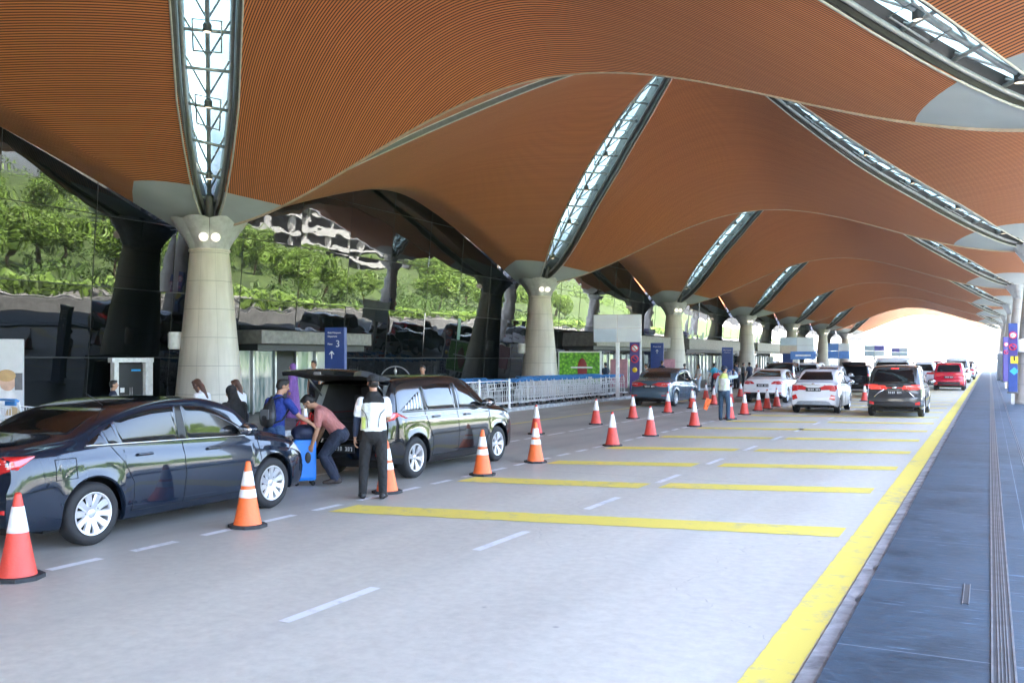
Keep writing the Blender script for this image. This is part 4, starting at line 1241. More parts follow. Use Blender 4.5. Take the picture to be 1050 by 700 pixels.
# far black people carrier with its hatch open
S = mpv_spec(drop=drop, hmat=P_BLACK2, plate=.50, windows=mpv_spec()['windows']); S.pop('rwin'); S = low(S, 1.03, .80)
car, B = make_car('hatch_open_car', 'black car with its tall hatch open beyond the small white sedan', 'car', S, P_BLACK2, (-6.75, 55.2, 0))
m = MB(); m.add(vs, [(0, 1, 5, 4), (2, 6, 7, 3), (0, 4, 6, 2), (1, 3, 7, 5), (4, 5, 7, 6)]); m.ell((.42, -.2, .80), (.22, .32, .17)); m.box((.5, .25, .78), (.4, .45, .3), 1, bev=.05)
m.build('load_bay', [simple('cabin_trim', (.035, .035, .036), .7), M_SIGNW], car)
m = MB()
m.grid([[tg(t, s, 0) for s in np.linspace(-1, 1, 11)] for t in np.linspace(0, 1, 11)]); m.grid([[tg(t, s * .97, .08) for s in np.linspace(-1, 1, 11)] for t in np.linspace(0, 1, 11)], mat=1, flip=True)
m.build('tailgate', [P_BLACK2, M_BLACKPL], car)

# further traffic, rear ends showing between the nearer cars
P_BLK = P_BLACK2
for (nm, lb, sp, pm, x, y) in (
    ('white_sedan', 'white sedan with a black rear window just beyond the small white sedan', SM, P_WHITE, -7.45, 49.6),
    ('white_hatchback', 'white hatchback half hidden between the fastback and the small white sedan', mpv_spec(), P_WHITE, -9.9, 58.5),
    ('black_people_carrier', 'black people carrier whose roof shows above the white fastback', mpv_spec(), P_BLACK2, -10.9, 55.5),
    ('white_people_carrier', 'white people carrier between the white van and the red car', mpv_spec(), P_WHITE, -3.9, 66.0),
    ('silver_van', 'pale van beyond the red people carrier', dict(VAN), P_WHITE, -2.3, 80.5),
    ('silver_car', 'small silver car at the kerb beyond the pale van', SM, P_SILV, -2.0, 95.0),
    ('grey_car', 'dark grey car far along the kerb lane', mpv_spec(), P_GREY, -2.2, 112.0),
    ('white_car', 'white car at the far end of the kerb lane', SM, P_WHITE, -2.2, 132.0),
    ('white_car', 'white car far along the middle lane', mpv_spec(), P_WHITE, -5.2, 90.0),
    ('red_car', 'dark red car far along the middle lane', mpv_spec(), P_RED, -5.6, 118.0),
    ('silver_car', 'silver car leaving the far end of the canopy', SM, P_SILV, -5.4, 150.0),
    ('white_van', 'white van far along the terminal lane', dict(VAN), P_WHITE, -8.3, 104.0)):
    make_car(nm, lb, 'van' if 'van' in nm else 'car', sp, pm, (x, y, 0))

# ------------------------------------------------------------------ traffic cones
def build_cone(name, label, kind):
    t = thing(name, label, 'traffic cone')
    col = M_ORANGE if kind == 'double' else M_CRED
    mb = MB()
    def rad(z): return .155 - (.155 - .028) * ((z - .035) / .685) ** .93
    cuts = {'double': [(.035, .335, 0), (.335, .425, 1), (.425, .465, 0), (.465, .625, 1), (.625, .72, 0)],
            'single': [(.035, .40, 0), (.40, .62, 1), (.62, .72, 0)],
            'band': [(.035, .40, 0), (.40, .69, 1), (.69, .72, 0)]}[kind]
    bands = []
    for (a, b_, k) in cuts:
        prof = [(rad(a + (b_ - a) * i / 6) + (.0035 if k else 0), a + (b_ - a) * i / 6) for i in range(7)]
        if k: prof = [(rad(a) - .002, a)] + prof + [(rad(b_) - .002, b_)]
        if k: bands.append(prof)
    mb.lathe([(rad(.035 + .685 * i / 16), .035 + .685 * i / 16) for i in range(17)] + [(.022, .735), (.014, .737), (.014, .70)], 30)
    mb.build('body', col, t)
    for pr in bands:
        m = MB(); m.lathe(pr, 30); m.build('reflective_band', M_REFL, t)
    m = MB()
    bp = []
    h = .205
    for k in range(8):
        a = PI / 8 + k * PI / 4
        bp.append((h * 1.06 * math.cos(a), h * 1.06 * math.sin(a)))
    m.prism(bp, .0, .036); m.build('base', M_CBASE, t, fix=True)
    return t
c_double = build_cone('traffic_cone', 'x', 'double'); c_single = build_cone('traffic_cone', 'x', 'single'); c_band = build_cone('traffic_cone', 'x', 'band')
used = set()
def put_cone(kind, x, y, label):
    src = {'double': c_double, 'single': c_single, 'band': c_band}[kind]
    o = src if kind not in used else copy_tree(src)
    used.add(kind)
    o.location = (x, y, 0); o.rotation_euler = (rng.normal(0, .008), rng.normal(0, .008), rng.uniform(0, 3))
    tag(o, label, 'traffic cone', 'cones along the lane line')
put_cone('single', -7.42, 5.22, 'red cone with one white band by the rear wheel of the black sedan')
put_cone('double', -7.41, 8.0, 'orange cone with two white bands beside the front wheel of the black sedan')
put_cone('double', -7.55, 10.93, 'orange cone standing just behind the security guard in the white vest')
put_cone('double', -7.32, 13.29, 'orange cone beside the rear door of the black people carrier')
put_cone('double', -7.36, 15.36, 'orange cone beside the front wheel of the black people carrier')
put_cone('band', -10.11, 21.15, 'orange cone half hidden behind the cone at the front of the people carrier')
put_cone('band', -10.1, 25.1, 'orange cone standing alone in front of the trolley rail')
put_cone('band', -7.28, 19.05, 'red cone first in the lane row beyond the people carrier')
put_cone('band', -10.05, 28.1, 'red cone left of the rear bumper of the slate blue sedan')
put_cone('band', -7.38, 21.9, 'red cone second in the lane row beyond the people carrier')
put_cone('band', -10.05, 31.7, 'red cone directly behind the rear right corner of the slate blue sedan')
put_cone('band', -10.1, 34.9, 'red cone beside the rear door of the slate blue sedan')
put_cone('band', -7.35, 25.6, 'orange cone nearest to the left of the far traffic marshal')
put_cone('band', -10.15, 38.2, 'red cone ahead of the slate blue sedan, left of the far traffic marshal')
put_cone('band', -11.9, 43.4, 'red cone near the group with the teal bag')
put_cone('band', -7.25, 29.2, 'red cone partly hidden behind the far traffic marshal')
put_cone('band', -9.9, 40.0, 'orange cone between the far traffic marshal and the white fastback')
put_cone('band', -11.0, 46.4, 'orange cone by the rear corner of the white fastback')
put_cone('band', -7.4, 31.8, 'red cone leftmost of the four behind the white fastback')
put_cone('band', -7.5, 34.4, 'red cone second of the four behind the white fastback')
put_cone('band', -7.5, 35.9, 'red cone third of the four behind the white fastback')
put_cone('band', -7.48, 37.6, 'red cone fourth of the row, by the front wheel of the white fastback')
put_cone('band', -5.0, 44.5, 'red cone between the small white sedan and the dark grey car')
put_cone('band', -15.6, 18.9, 'red cone on the kerb left of the man in the blue shirt')
put_cone('band', -15.6, 19.45, 'red cone on the kerb behind the hand of the man in the blue shirt')

# ------------------------------------------------------------------ luggage trolleys and rails
def build_trolley():
    t = thing('luggage_trolley', 'x', 'luggage trolley')
    m = MB()      # rolls along +x
    for s in (-1, 1):
        m.tube([(.95, .16 * s, .16), (.5, .24 * s, .15), (.0, .31 * s, .15), (-.04, .32 * s, .3), (-.02, .31 * s, .62), (-.10, .30 * s, .98)], .017, 6)
        m.tube([(.0, .31 * s, .15), (-.16, .32 * s, .14)], .017, 6)
    m.tube([(.95, -.16, .16), (.99, 0, .16), (.95, .16, .16)], .017, 6)
    for x, w in ((.75, .20), (.5, .24), (.25, .275), (.0, .31)): m.tube([(x, -w, .155), (x, w, .155)], .011, 5)
    for y in (-.18, -.09, 0, .09, .18): m.tube([(.0, y, .15), (-.03, y, .62)], .012, 5)
    m.tube([(-.03, -.31, .40), (-.03, .31, .40)], .011, 5); m.tube([(-.02, -.31, .62), (-.02, .31, .62)], .014, 5)
    m.build('frame', M_WTUBE, t)
    m = MB()
    for s in (-1, 1): m.tube([(-.02, .28 * s, .66), (.26, .24 * s, .72), (.26, .24 * s, .86), (-.06, .28 * s, .90)], .009, 5)
    for z, q in ((.72, 0), (.86, 1)): m.tube([(.26, -.24, z), (.26, .24, z)], .009, 5)
    for y in (-.16, -.08, 0, .08, .16): m.tube([(.26, y, .86), (.26, y, .72), (-.02, y, .66)], .006, 4)
    m.build('basket', M_WTUBE, t)
    m = MB(); m.tube([(-.10, -.31, .98), (-.13, -.27, 1.01), (-.13, .27, 1.01), (-.10, .31, .98)], .022, 8); m.box((-.05, 0, .94), (.04, .30, .08), bev=.012); m.build('handle', M_BLUEPL, t)
    for (x, y) in ((.85, 0), (-.10, -.31), (-.10, .31)):
        m = MB(); m.lathe([(.0, -.02), (.072, -.02), (.078, -.01), (.078, .01), (.072, .02), (0, .02)], 14, (x, y, .078), axis='y'); m.build('wheel', M_TYRE, t)
    return t
M_WTUBE = simple('white_zinc_tube', (.78, .79, .80), .35, 0, var=.05)
tro = build_trolley(); first = True
def put_trolley(x, y, rz, label, group):
    global first
    o = tro if first else copy_tree(tro); first = False
    o.location = (x, y, PZ); o.rotation_euler = (0, 0, rz + rng.normal(0, .015)); tag(o, label, 'luggage trolley', group)
LBT = 'white luggage trolley with blue handle nested in the long row at the kerb'
for k in range(26): put_trolley(-15.75 + rng.normal(0, .06), 25.6 + k * .66 + rng.uniform(-.1, .1), PI / 2 + rng.normal(0, .10), LBT, 'trolleys nested in the kerb row')
for k in range(14): put_trolley(-17.2 + rng.normal(0, .03), 24.0 + k * .55, PI / 2, 'white luggage trolley with blue handle in the rear row behind the black people carrier', 'trolleys in the rear row')
for k in range(14): put_trolley(-17.3 + rng.normal(0, .03), 35.0 + k * .6, PI / 2, 'white luggage trolley in the rear row in front of the advert panel', 'trolleys in front of the advert')
for k in range(7): put_trolley(-16.0 + rng.normal(0, .03), 8.6 + k * .42, PI / 2, 'white luggage trolley with blue handle in the row beyond the roof of the black sedan', 'trolleys beyond the black sedan')
for k in range(8): put_trolley(-15.4 + rng.normal(0, .05), 57.5 + k * .6, PI / 2, 'white luggage trolley in the cluster by the crowd of travellers', 'trolleys by the crowd')
def rail(y0, y1, x, label):
    t = thing('trolley_rail', label, 'railing', (x, (y0 + y1) / 2, PZ), 0)
    L = y1 - y0; n = int(L / 2.1)
    for i in range(n + 1):
        m = MB(); yy = -L / 2 + L * i / n
        m.lathe([(.045, 0), (.045, 1.02), (.03, 1.06), (0, 1.06)], 12, (0, yy, 0)); m.lathe([(.09, 0), (.09, .015), (.045, .018)], 12, (0, yy, 0)); m.build('post', M_WTUBE, t, sharp=40)
    m = MB()
    for z in (.22, .98): m.tube([(0, -L / 2, z), (0, L / 2, z)], .018, 8)
    m.build('bar', M_WTUBE, t)
rail(25.2, 29.6, -15.22, 'white tube railing of the trolley bay in front of the black people carrier')
# ------------------------------------------------------------------ signs
def text(s, size, mat, loc, rot, parent, name='lettering', depth=.006, align='CENTER'):
    cu = bpy.data.curves.new('t', 'FONT'); cu.body = s; cu.size = size; cu.align_x = align; cu.align_y = 'CENTER'; cu.extrude = depth
    ob = bpy.data.objects.new('t', cu); COL.objects.link(ob)
    dg = bpy.context.evaluated_depsgraph_get(); dg.update()
    me = bpy.data.meshes.new_from_object(ob.evaluated_get(dg))
    bpy.data.objects.remove(ob); bpy.data.curves.remove(cu)
    me.materials.clear(); me.materials.append(mat)
    o = bpy.data.objects.new(name, me); COL.objects.link(o)
    o.location = loc; o.rotation_euler = rot; o.parent = parent
    return o
FACE = (PI / 2, 0, 0)      # faces -y (towards the viewer)
def totem(label, x, y, w, h, mat, lines, sym=None, rz=0.2):
    t = thing('sign_totem', label, 'sign', (x, y, PZ), rz)
    m = MB(); m.box((0, 0, h / 2), (w, .16, h), bev=.02); m.build('panel', mat, t)
    m = MB(); m.box((0, 0, .03), (w + .08, .26, .06), bev=.01); m.build('base', M_DARKSTEEL, t)
    for (s, size, dx, z) in lines: text(s, size, M_SIGNW, (dx, -.084, z), FACE, t)
    return t
def arrow_up(t, x, z, s, mat=None):
    m = MB()
    for a, b_ in (((0, -.5), (0, .45)), ((0, .5), (-.35, .1)), ((0, .5), (.35, .1))):
        m.tube([(x + a[0] * s, -.085, z + a[1] * s), (x + b_[0] * s, -.085, z + b_[1] * s)], .05 * s + .004, 6)
    m.build('arrow', mat or M_SIGNW, t)
def disc(t, x, z, r, mat, ring=None, bar=False, yy=-.083):
    m = MB(); m.lathe([(0, -.012), (r, -.012), (r, .01)], 22, (x, yy, z), axis='y'); o = m.build('symbol', mat, t)
    if ring:
        m = MB(); m.lathe([(r * .72, -.018), (r, -.018), (r, .005), (r * .72, .005)], 24, (x, yy, z), axis='y', closed=True, mat=0)
        if bar: m.box((x, yy - .014, z), (r * 1.5, .01, r * .22), rot=(0, math.radians(45), 0))
        m.build('symbol_ring', ring, t)

t = totem('blue totem reading 3 with an upward arrow above the open tailgate', -16.0, 20.7, .60, 2.62, M_SIGNB, [('Balai Pelepasan', .066, 0, 2.47), ('Departure', .066, -.06, 2.37), ('Pintu', .07, -.13, 2.16), ('3', .26, .10, 2.16)])
arrow_up(t, -.08, 1.86, .2)
t = totem('blue totem with a white notice behind the slate blue sedan', -16.0, 48.6, .70, 2.62, M_SIGNB, [('Departure', .10, 0, 2.42)]); arrow_up(t, 0, 2.15, .2)
m = MB(); m.box((.0, -.09, .75), (.26, .02, .30)); m.build('notice', M_SIGNW, t)
t = totem('blue totem beside the column behind the crowd of travellers', -16.0, 63.8, .75, 2.55, M_SIGNB, [('Balai Pelepasan', .09, 0, 2.36), ('Departure', .09, 0, 2.2)])
t = totem('blue totem beyond the white fastback car', -15.4, 82.0, .85, 2.7, M_SIGNB, [])
t = totem('purple totem with round prohibition symbols left of the slate blue sedan', -16.1, 45.3, .50, 2.66, M_SIGNP, [], rz=.3)
for z, c in ((2.30, M_SIGNW), (1.75, M_SIGNP)): disc(t, 0, z, .20, c, M_SIGNR, True)
disc(t, 0, 1.2, .13, M_SIGNY)
m = MB(); m.box((.30, 0, 1.33), (.10, .14, 2.6), bev=.01); m.build('side_panel', M_SIGNW, t)
t = totem('tall blue traffic sign with prohibition discs beside the outer pavement column', .80, 41.35, .32, 2.72, M_SIGNB, [], rz=-.02)
t.location.z = .55
m = MB(); m.box((0, -.083, 1.95), (.30, .01, 1.0)); m.build('upper_panel', M_SIGNP, t)
disc(t, 0, 2.25, .135, M_SIGNW, M_SIGNR, yy=-.098); disc(t, 0, 1.80, .135, M_SIGNP, M_SIGNR, True, yy=-.098)
text('P', .12, M_UNDER, (0, -.13, 2.25), FACE, t)
m = MB(); m.box((0.05, -.092, 1.30), (.26, .014, .28)); m.build('yellow_notice', M_SIGNY, t)
m = MB(); m.box((.05, -.102, 1.33), (.05, .014, .12)); m.ell((.05, -.102, 1.42), (.03, .01, .03)); m.build('warning_symbol', M_UNDER, t)
m = MB(); m.box((.04, -.092, .86), (.22, .014, .22), rot=(0, PI / 4, 0)); m.build('arrow_symbol', M_SIGNC, t)
m = MB(); m.box((0, .02, -.27), (.12, .10, .56)); m.build('post', M_STEEL, t)
t = totem('blue traffic sign further along the outer pavement', .85, 63.4, .32, 2.7, M_SIGNP, []); t.location.z = .5
disc(t, 0, 2.25, .13, M_SIGNW, M_SIGNR); disc(t, 0, 1.8, .13, M_SIGNP, M_SIGNR, True)
m = MB(); m.box((0, .02, -.24), (.12, .10, .52)); m.build('post', M_STEEL, t)
t = totem('grey bollard style sign at the end of the outer pavement', .75, 88.0, .40, 2.2, M_GREYMETAL, [])

def panel_sign(label, x, y, z0, z1, w, mats, split=True, rz=.25):
    t = thing('panel_sign', label, 'sign', (x, y, PZ), rz)
    m = MB(); m.box((.0, .10, z1 / 2), (.16, .16, z1 - .02), bev=.02); m.build('post', M_WHITE, t)
    m = MB(); m.box((0, 0, (z0 + z1) / 2), (w, .07, z1 - z0), bev=.015); m.build('frame', M_STEEL, t)
    for i in range(2):
        for j in range(2):
            pw, ph = w / 2, (z1 - z0) / 2
            m = MB(); m.box((-pw / 2 + i * pw, -.045, z0 + ph / 2 + j * ph), (pw - .035, .03, ph - .035)); m.build('sign_panel', mats[i + 2 * j], t)
    return t
M_PALEB = simple('pale_blue_panel', (.42, .53, .63), .3, var=.12, scale=1.2)
M_PALEW = simple('milky_panel', (.60, .66, .70), .3, var=.06, scale=1.2)
M_TAN = simple('pale_tan_panel', (.52, .45, .36), .4, var=.1)
ps = panel_sign('white four-panel sign on a white post above the trolleys', -14.9, 39.6, 2.50, 3.75, 2.15, [M_PALEB, M_PALEW, M_PALEW, M_PALEW])
ps = panel_sign('pale four-panel sign beyond the white fastback car', -14.2, 79.6, 2.2, 3.55, 2.7, [M_TAN, M_PALEW, M_PALEB, M_PALEW])
def wide_sign(label, x, y, z0, z1, w, mat, rz=.2):
    t = thing('gantry_sign', label, 'sign', (x, y, 0), rz)
    for s in (-1, 1):
        m = MB(); m.box((s * w * .36, .08, z1 / 2), (.12, .12, z1)); m.build('post', M_STEEL, t)
    m = MB(); m.box((0, 0, (z0 + z1) / 2), (w, .1, z1 - z0), bev=.02); m.build('panel', mat, t)
    m = MB(); m.box((0, -.06, (z0 + z1) / 2), (w * .6, .02, (z1 - z0) * .22)); m.build('legend', M_SIGNW, t)
    return t
wide_sign('wide low blue sign below the pale four-panel sign', -13.6, 79.0, 1.85, 2.5, 2.0, simple('mid_blue_panel', (.06, .20, .55), .35))
def double_sign(label, x, y, z0, z1, w, cols, rz=.15):
    t = thing('gantry_sign', label, 'sign', (x, y, 0), rz)
    m = MB(); m.box((0, .1, z1 / 2), (.14, .12, z1)); m.build('post', M_STEEL, t)
    for i, c in enumerate(cols):
        a = i % 2; b_ = i // 2; pw, ph = w / 2, (z1 - z0) / 2
        m = MB(); m.box((-pw / 2 + a * pw, 0, z0 + ph / 2 + b_ * ph), (pw - .03, .08, ph - .03), bev=.01); m.build('sign_panel', c, t)
    return t
M_MIDB = simple('mid_blue_panel', (.06, .20, .55), .35); M_VIOL = simple('violet_panel', (.10, .09, .38), .35)
double_sign('blue and white hanging sign rising over the black car with open hatch', -12.0, 87.5, 1.9, 3.3, 1.8, [M_MIDB, M_MIDB, M_MIDB, M_PALEW])
double_sign('pale sign with one violet square beyond the white van', -10.0, 97.0, 2.15, 3.2, 1.8, [M_PALEB, M_PALEW, M_PALEB, M_VIOL])
double_sign('small pale sign with a violet square furthest along the road', -9.0, 113.0, 2.2, 3.1, 1.7, [M_PALEB, M_PALEB, M_VIOL, M_PALEB])

# green advert light box, poster and pink boards
def leaf_ad():
    m, nt, b = new_mat('leaf_print')
    tc = N(nt, 'ShaderNodeTexCoord')
    v = N(nt, 'ShaderNodeTexVoronoi', Scale=7.0); nt.links.new(tc.outputs['Object'], v.inputs['Vector'])
    n = N(nt, 'ShaderNodeTexNoise', Scale=5.0, Detail=4.0); nt.links.new(tc.outputs['Object'], n.inputs['Vector'])
    c = mixc(nt, mth(nt, 'MULTIPLY', n.outputs['Fac'], .4), ramp(nt, [(0, (.40, .55, .08)), (.35, (.10, .32, .02)), (.8, (.01, .06, .006))], v.outputs['Distance']), (.10, .36, .02))
    nt.links.new(c, b.inputs['Base Color']); nt.links.new(c, b.inputs['Emission Color']); b.inputs['Emission Strength'].default_value = .35 * EV
    return m
ad = thing('advert_panel', 'lit green leaf advert panel with a dark red oval in the middle', 'advert', (-18.3, 43.3, PZ), .22)
m = MB(); m.box((0, .08, 1.28), (2.16, .26, 1.72), bev=.02); m.build('housing', M_WHITE, ad)
m = MB(); m.box((0, -.06, 1.28), (2.04, .03, 1.58)); m.build('leaf_print', leaf_ad(), ad)
m = MB(); m.ell((.15, -.075, 1.22), (.25, .02, .58), 20, 10); m.build('oval', simple('oval_dark_red', (.25, .012, .02), .4), ad)
m = MB(); m.box((.12, -.10, 1.33), (1.1, .012, .08)); m.build('headline_bar', M_SIGNW, ad)
m = MB(); m.box((-1.52, .08, 1.28), (.58, .22, 1.72), bev=.02); m.build('side_box', M_PALEW, ad)
for s in (-.9, .9):
    m = MB(); m.box((s, .08, .22), (.10, .10, .44)); m.build('leg', M_STEEL, ad)
for (x, y, lb) in ((-17.3, 46.2, 'small pink board left of the blue totem behind the slate blue sedan'), (-16.4, 51.6, 'small pink board at the foot of the column behind the slate blue sedan')):
    t = thing('pink_board', lb, 'board', (x, y, PZ), .2)
    m = MB(); m.box((0, 0, 1.0), (.9, .06, 1.5), bev=.015); m.build('panel', simple('pink_panel', (.62, .32, .38), .4), t)
    for s in (-.3, .3):
        m = MB(); m.box((s, .02, .14), (.06, .06, .3)); m.build('leg', M_STEEL, t)
po = thing('poster_stand', 'pale poster stand with a printed figure at the left edge', 'poster', (-18.2, 11.5, PZ), .75)
m = MB(); m.box((0, 0, 1.10), (2.4, .12, 2.1), bev=.02); m.build('panel', simple('poster_paper', (.62, .63, .66), .5, var=.05), po)
m = MB()
for (nm, mt, c, r) in (('printed_face', simple('print_skin', (.62, .40, .30), .5), (.92, -.062, 1.30), (.15, .008, .19)), ('printed_hair', simple('print_blond', (.50, .32, .14), .5), (.90, -.070, 1.42), (.17, .008, .12)),
        ('printed_shirt', simple('print_white', (.72, .72, .74), .5), (.84, -.060, .78), (.30, .008, .40)), ('printed_arm', simple('print_skin', (.62, .40, .30), .5), (-.25, -.062, .55), (.30, .008, .20)), ('printed_child', simple('print_tan', (.55, .40, .22), .5), (1.02, -.068, .58), (.15, .008, .22))):
    m = MB(); m.ell(c, r, 20, 12); m.build(nm, mt, po)
m = MB(); m.box((1.12, -.062, 1.30), (.14, .01, .34)); m.build('printed_collar', simple('print_dark', (.12, .12, .13), .5), po)
for s in (-.9, .9):
    m = MB(); m.box((s, 0, .03), (.12, .5, .06)); m.build('foot', M_STEEL, po)
# wall clock-like hoop over the trolleys behind the people carrier
hp = thing('bicycle_rack_hoop', 'thin pale metal hoop behind the roof of the black people carrier', 'hoop', (-16.0, 23.6, PZ), .4)
m = MB(); m.tube([(.48 * math.cos(a), 0, 1.05 + .48 * math.sin(a)) for a in np.linspace(0, PI, 20)] , .018, 8); m.tube([(-.48, 0, 0), (-.48, 0, 1.06)], .018, 8); m.tube([(.48, 0, 0), (.48, 0, 1.06)], .018, 8); m.build('hoop_tube', M_STEEL, hp)
m = MB(); m.tube([(0, 0, 0), (0, 0, 1.55)], .02, 8); m.ell((0, -.01, 1.38), (.05, .03, .09)); m.build('upright', M_STEEL, hp)

# ------------------------------------------------------------------ people
def V3(*a): return Vector(a)
def sdf_mesh(name, build, voxel, smooth_it, mat, parent, extra=None):
    """one continuous surface: the overlapping limbs are fused by a voxel remesh"""
    me = build.mesh(name, mat)
    ob = bpy.data.objects.new(name, me); COL.objects.link(ob)
    r = ob.modifiers.new('r', 'REMESH'); r.mode = 'VOXEL'; r.voxel_size = voxel
    s = ob.modifiers.new('s', 'SMOOTH'); s.iterations = smooth_it; s.factor = .5
    dg = bpy.context.evaluated_depsgraph_get(); dg.update()
    m2 = bpy.data.meshes.new_from_object(ob.evaluated_get(dg)); m2.name = name
    bpy.data.objects.remove(ob); bpy.data.meshes.remove(me)
    m2.polygons.foreach_set('use_smooth', [True] * len(m2.polygons))
    m2.materials.clear(); m2.materials.append(mat)
    o = bpy.data.objects.new(name, m2); COL.objects.link(o)
    if parent: o.parent = parent
    return o
def loft(mb, pts, radii, side, n=14, caps=True):
    """elliptic limb along pts; radii (a along side, b across)"""
    pts = [Vector(p) for p in pts]; Np = len(pts)
    def ring(i, k=1.0, sh=0.0):
        t = (pts[min(i + 1, Np - 1)] - pts[max(i - 1, 0)]).normalized()
        u = (Vector(side) - t * t.dot(Vector(side))).normalized(); w = t.cross(u)
        return [pts[i] + t * sh + u * (radii[i][0] * k * math.cos(2 * PI * q / n)) + w * (radii[i][1] * k * math.sin(2 * PI * q / n)) for q in range(n)]
    rings = []
    if caps:
        for k in (.12, .5, .82): rings.append(ring(0, k, -radii[0][1] * math.sqrt(1 - k * k) * .8))
    for i in range(Np): rings.append(ring(i))
    if caps:
        for k in (.82, .5, .12): rings.append(ring(Np - 1, k, radii[-1][1] * math.sqrt(1 - k * k) * .8))
    vs = [p for r in rings for p in r]; R = len(rings)
    fs = [(i * n + q, i * n + (q + 1) % n, (i + 1) * n + (q + 1) % n, (i + 1) * n + q) for i in range(R - 1) for q in range(n)]
    fs += [tuple(range(n))[::-1], tuple((R - 1) * n + q for q in range(n))]
    mb.add(vs, fs, 0, True)

def person(label, loc, rz, s=1.0, torso=(0, 0, 1), head=(0, 0, 1), look=(0, 1, 0), arms=None, legs=None, shirt=None, trouser=None, shoe=None, hair=None, hairlong=0, cap=None,
           sleeve='short', dress=None, hijab=None, vest=None, voxel=.014, skin=None, bag=None, group=None, wide=1.0, shoulder_turn=0.0):
    """local frame: faces +y, right hand +x; every limb is given by the directions of its two bones"""
    root = thing('person', label, 'person', loc, rz, group)
    s *= .94; root.scale = (s, s, s)
    arms = arms or {}; legs = legs or {}
    td = Vector(torso).normalized(); hd = Vector(head).normalized(); lk = Vector(look).normalized()
    X = Vector((math.cos(shoulder_turn), math.sin(shoulder_turn), 0))
    fwd = td.cross(X)
    pel = Vector((0, 0, 0))
    LT, LS = .43, .42
    feet = {}
    for sd, k in ((-1, 'l'), (1, 'r')):
        th, sh = legs.get(k, ((0, 0, -1), (0, 0, -1)))
        hip = pel + Vector((.092 * sd, 0, -.02)); knee = hip + Vector(th).normalized() * LT; ank = knee + Vector(sh).normalized() * LS
        feet[sd] = (hip, knee, ank)
    low = min(feet[-1][2].z, feet[1][2].z) - .085
    up = Vector((0, 0, -low))
    pel = pel + up
    for sd in feet: feet[sd] = tuple(p + up for p in feet[sd])
    waist = pel + td * .16; chest = pel + td * .34; shl = pel + td * .475; neck = pel + td * .535
    headc = neck + hd * .165 + lk * .02
    # arms
    A = {}
    for sd, k in ((-1, 'l'), (1, 'r')):
        ua, fa = arms.get(k, ((.12 * sd, 0, -1), (.05 * sd, .12, -1)))[:2]
        so = shl + X * (.185 * sd * wide) - td * .03
        el = so + Vector(ua).normalized() * .285; wr = el + Vector(fa).normalized() * .245
        A[sd] = (so, el, wr, Vector(fa).normalized())
    skin = skin or M_SKIN
    # ---- body
    mb = MB()
    loft(mb, [pel - td * .05, pel + td * .06, waist, chest, shl, neck - td * .02], [(.155, .115), (.16, .115), (.135, .10), (.155, .112), (.165 * wide, .085), (.07, .065)], X)
    loft(mb, [neck - td * .05, neck + hd * .03, headc - hd * .06], [(.062, .062), (.054, .056), (.055, .06)], X)
    hs = hd.cross(lk).normalized() * -1
    # skull, jaw, nose, ears
    R = Matrix((hs, (lk - hd * lk.dot(hd)).normalized(), hd)).transposed()
    mb.ell(headc + R @ V3(0, -.008, .030), (.075, .096, .088), 20, 14, 0, R)
    mb.ell(headc + R @ V3(0, .022, -.040), (.058, .066, .070), 18, 12, 0, R)
    mb.ell(headc + R @ V3(0, .052, -.078), (.034, .030, .026), 12, 8, 0, R)
    mb.ell(headc + R @ V3(0, .100, -.010), (.014, .020, .026), 10, 8, 0, R)
    mb.ell(headc + R @ V3(0, .080, .026), (.045, .014, .012), 10, 6, 0, R)
    for sd in (-1, 1): mb.ell(headc + R @ V3(.076 * sd, -.008, -.005), (.012, .022, .034), 10, 8, 0, R)
    for sd in (-1, 1):
        so, el, wr, fd = A[sd]
        loft(mb, [so, so.lerp(el, .35), el, el.lerp(wr, .3), wr], [(.056, .056), (.050, .050), (.040, .040), (.041, .041), (.027, .024)], fwd)
        # hand: palm, four curled fingers of different lengths and a thumb
        inn = (Vector((-sd, 0, 0)) - fd * fd.dot(Vector((-sd, 0, 0))))
        inn = inn.normalized() if inn.length > .1 else Vector((0, 1, 0))
        wid = fd.cross(inn).normalized()
        if wid.dot(fwd) < 0: wid = -wid
        pc = wr + fd * .085
        loft(mb, [wr - fd * .01, wr + fd * .03, pc], [(.024, .018), (.036, .017), (.040, .014)], wid)
        for q, ln in enumerate((.078, .086, .080, .062)):
            b0 = pc + wid * (.030 - .020 * q) - fd * .01
            j1 = b0 + fd * ln * .5 + inn * .010; j2 = b0 + fd * ln * .82 + inn * .032; j3 = b0 + fd * ln * .92 + inn * .058
            loft(mb, [b0, j1, j2, j3], [(.0095, .0095), (.009, .009), (.0082, .0082), (.0065, .0065)], wid, 8)
        t0 = wr + fd * .03 + wid * .028; t1 = t0 + fd * .035 + wid * .026 + inn * .016; t2 = t1 + fd * .032 + inn * .016
        loft(mb, [t0, t1, t2], [(.013, .013), (.011, .011), (.008, .008)], inn, 8)
        hip, knee, ank = feet[sd]
        loft(mb, [hip, hip.lerp(knee, .4), knee, knee.lerp(ank, .3), ank], [(.085, .09), (.075, .08), (.052, .055), (.054, .058), (.034, .038)], Vector((1, 0, 0)))
        sh = (ank - knee).normalized()
        ft = Vector((.18 * sd, 1, 0)).normalized()
        loft(mb, [ank + V3(0, -.03, -.045), ank + ft * .06 + V3(0, 0, -.055), ank + ft * .15 + V3(0, 0, -.068)], [(.036, .032), (.042, .026), (.036, .016)], Vector((1, 0, 0)))
    sdf_mesh('body', mb, voxel * .62, 3, skin, root)
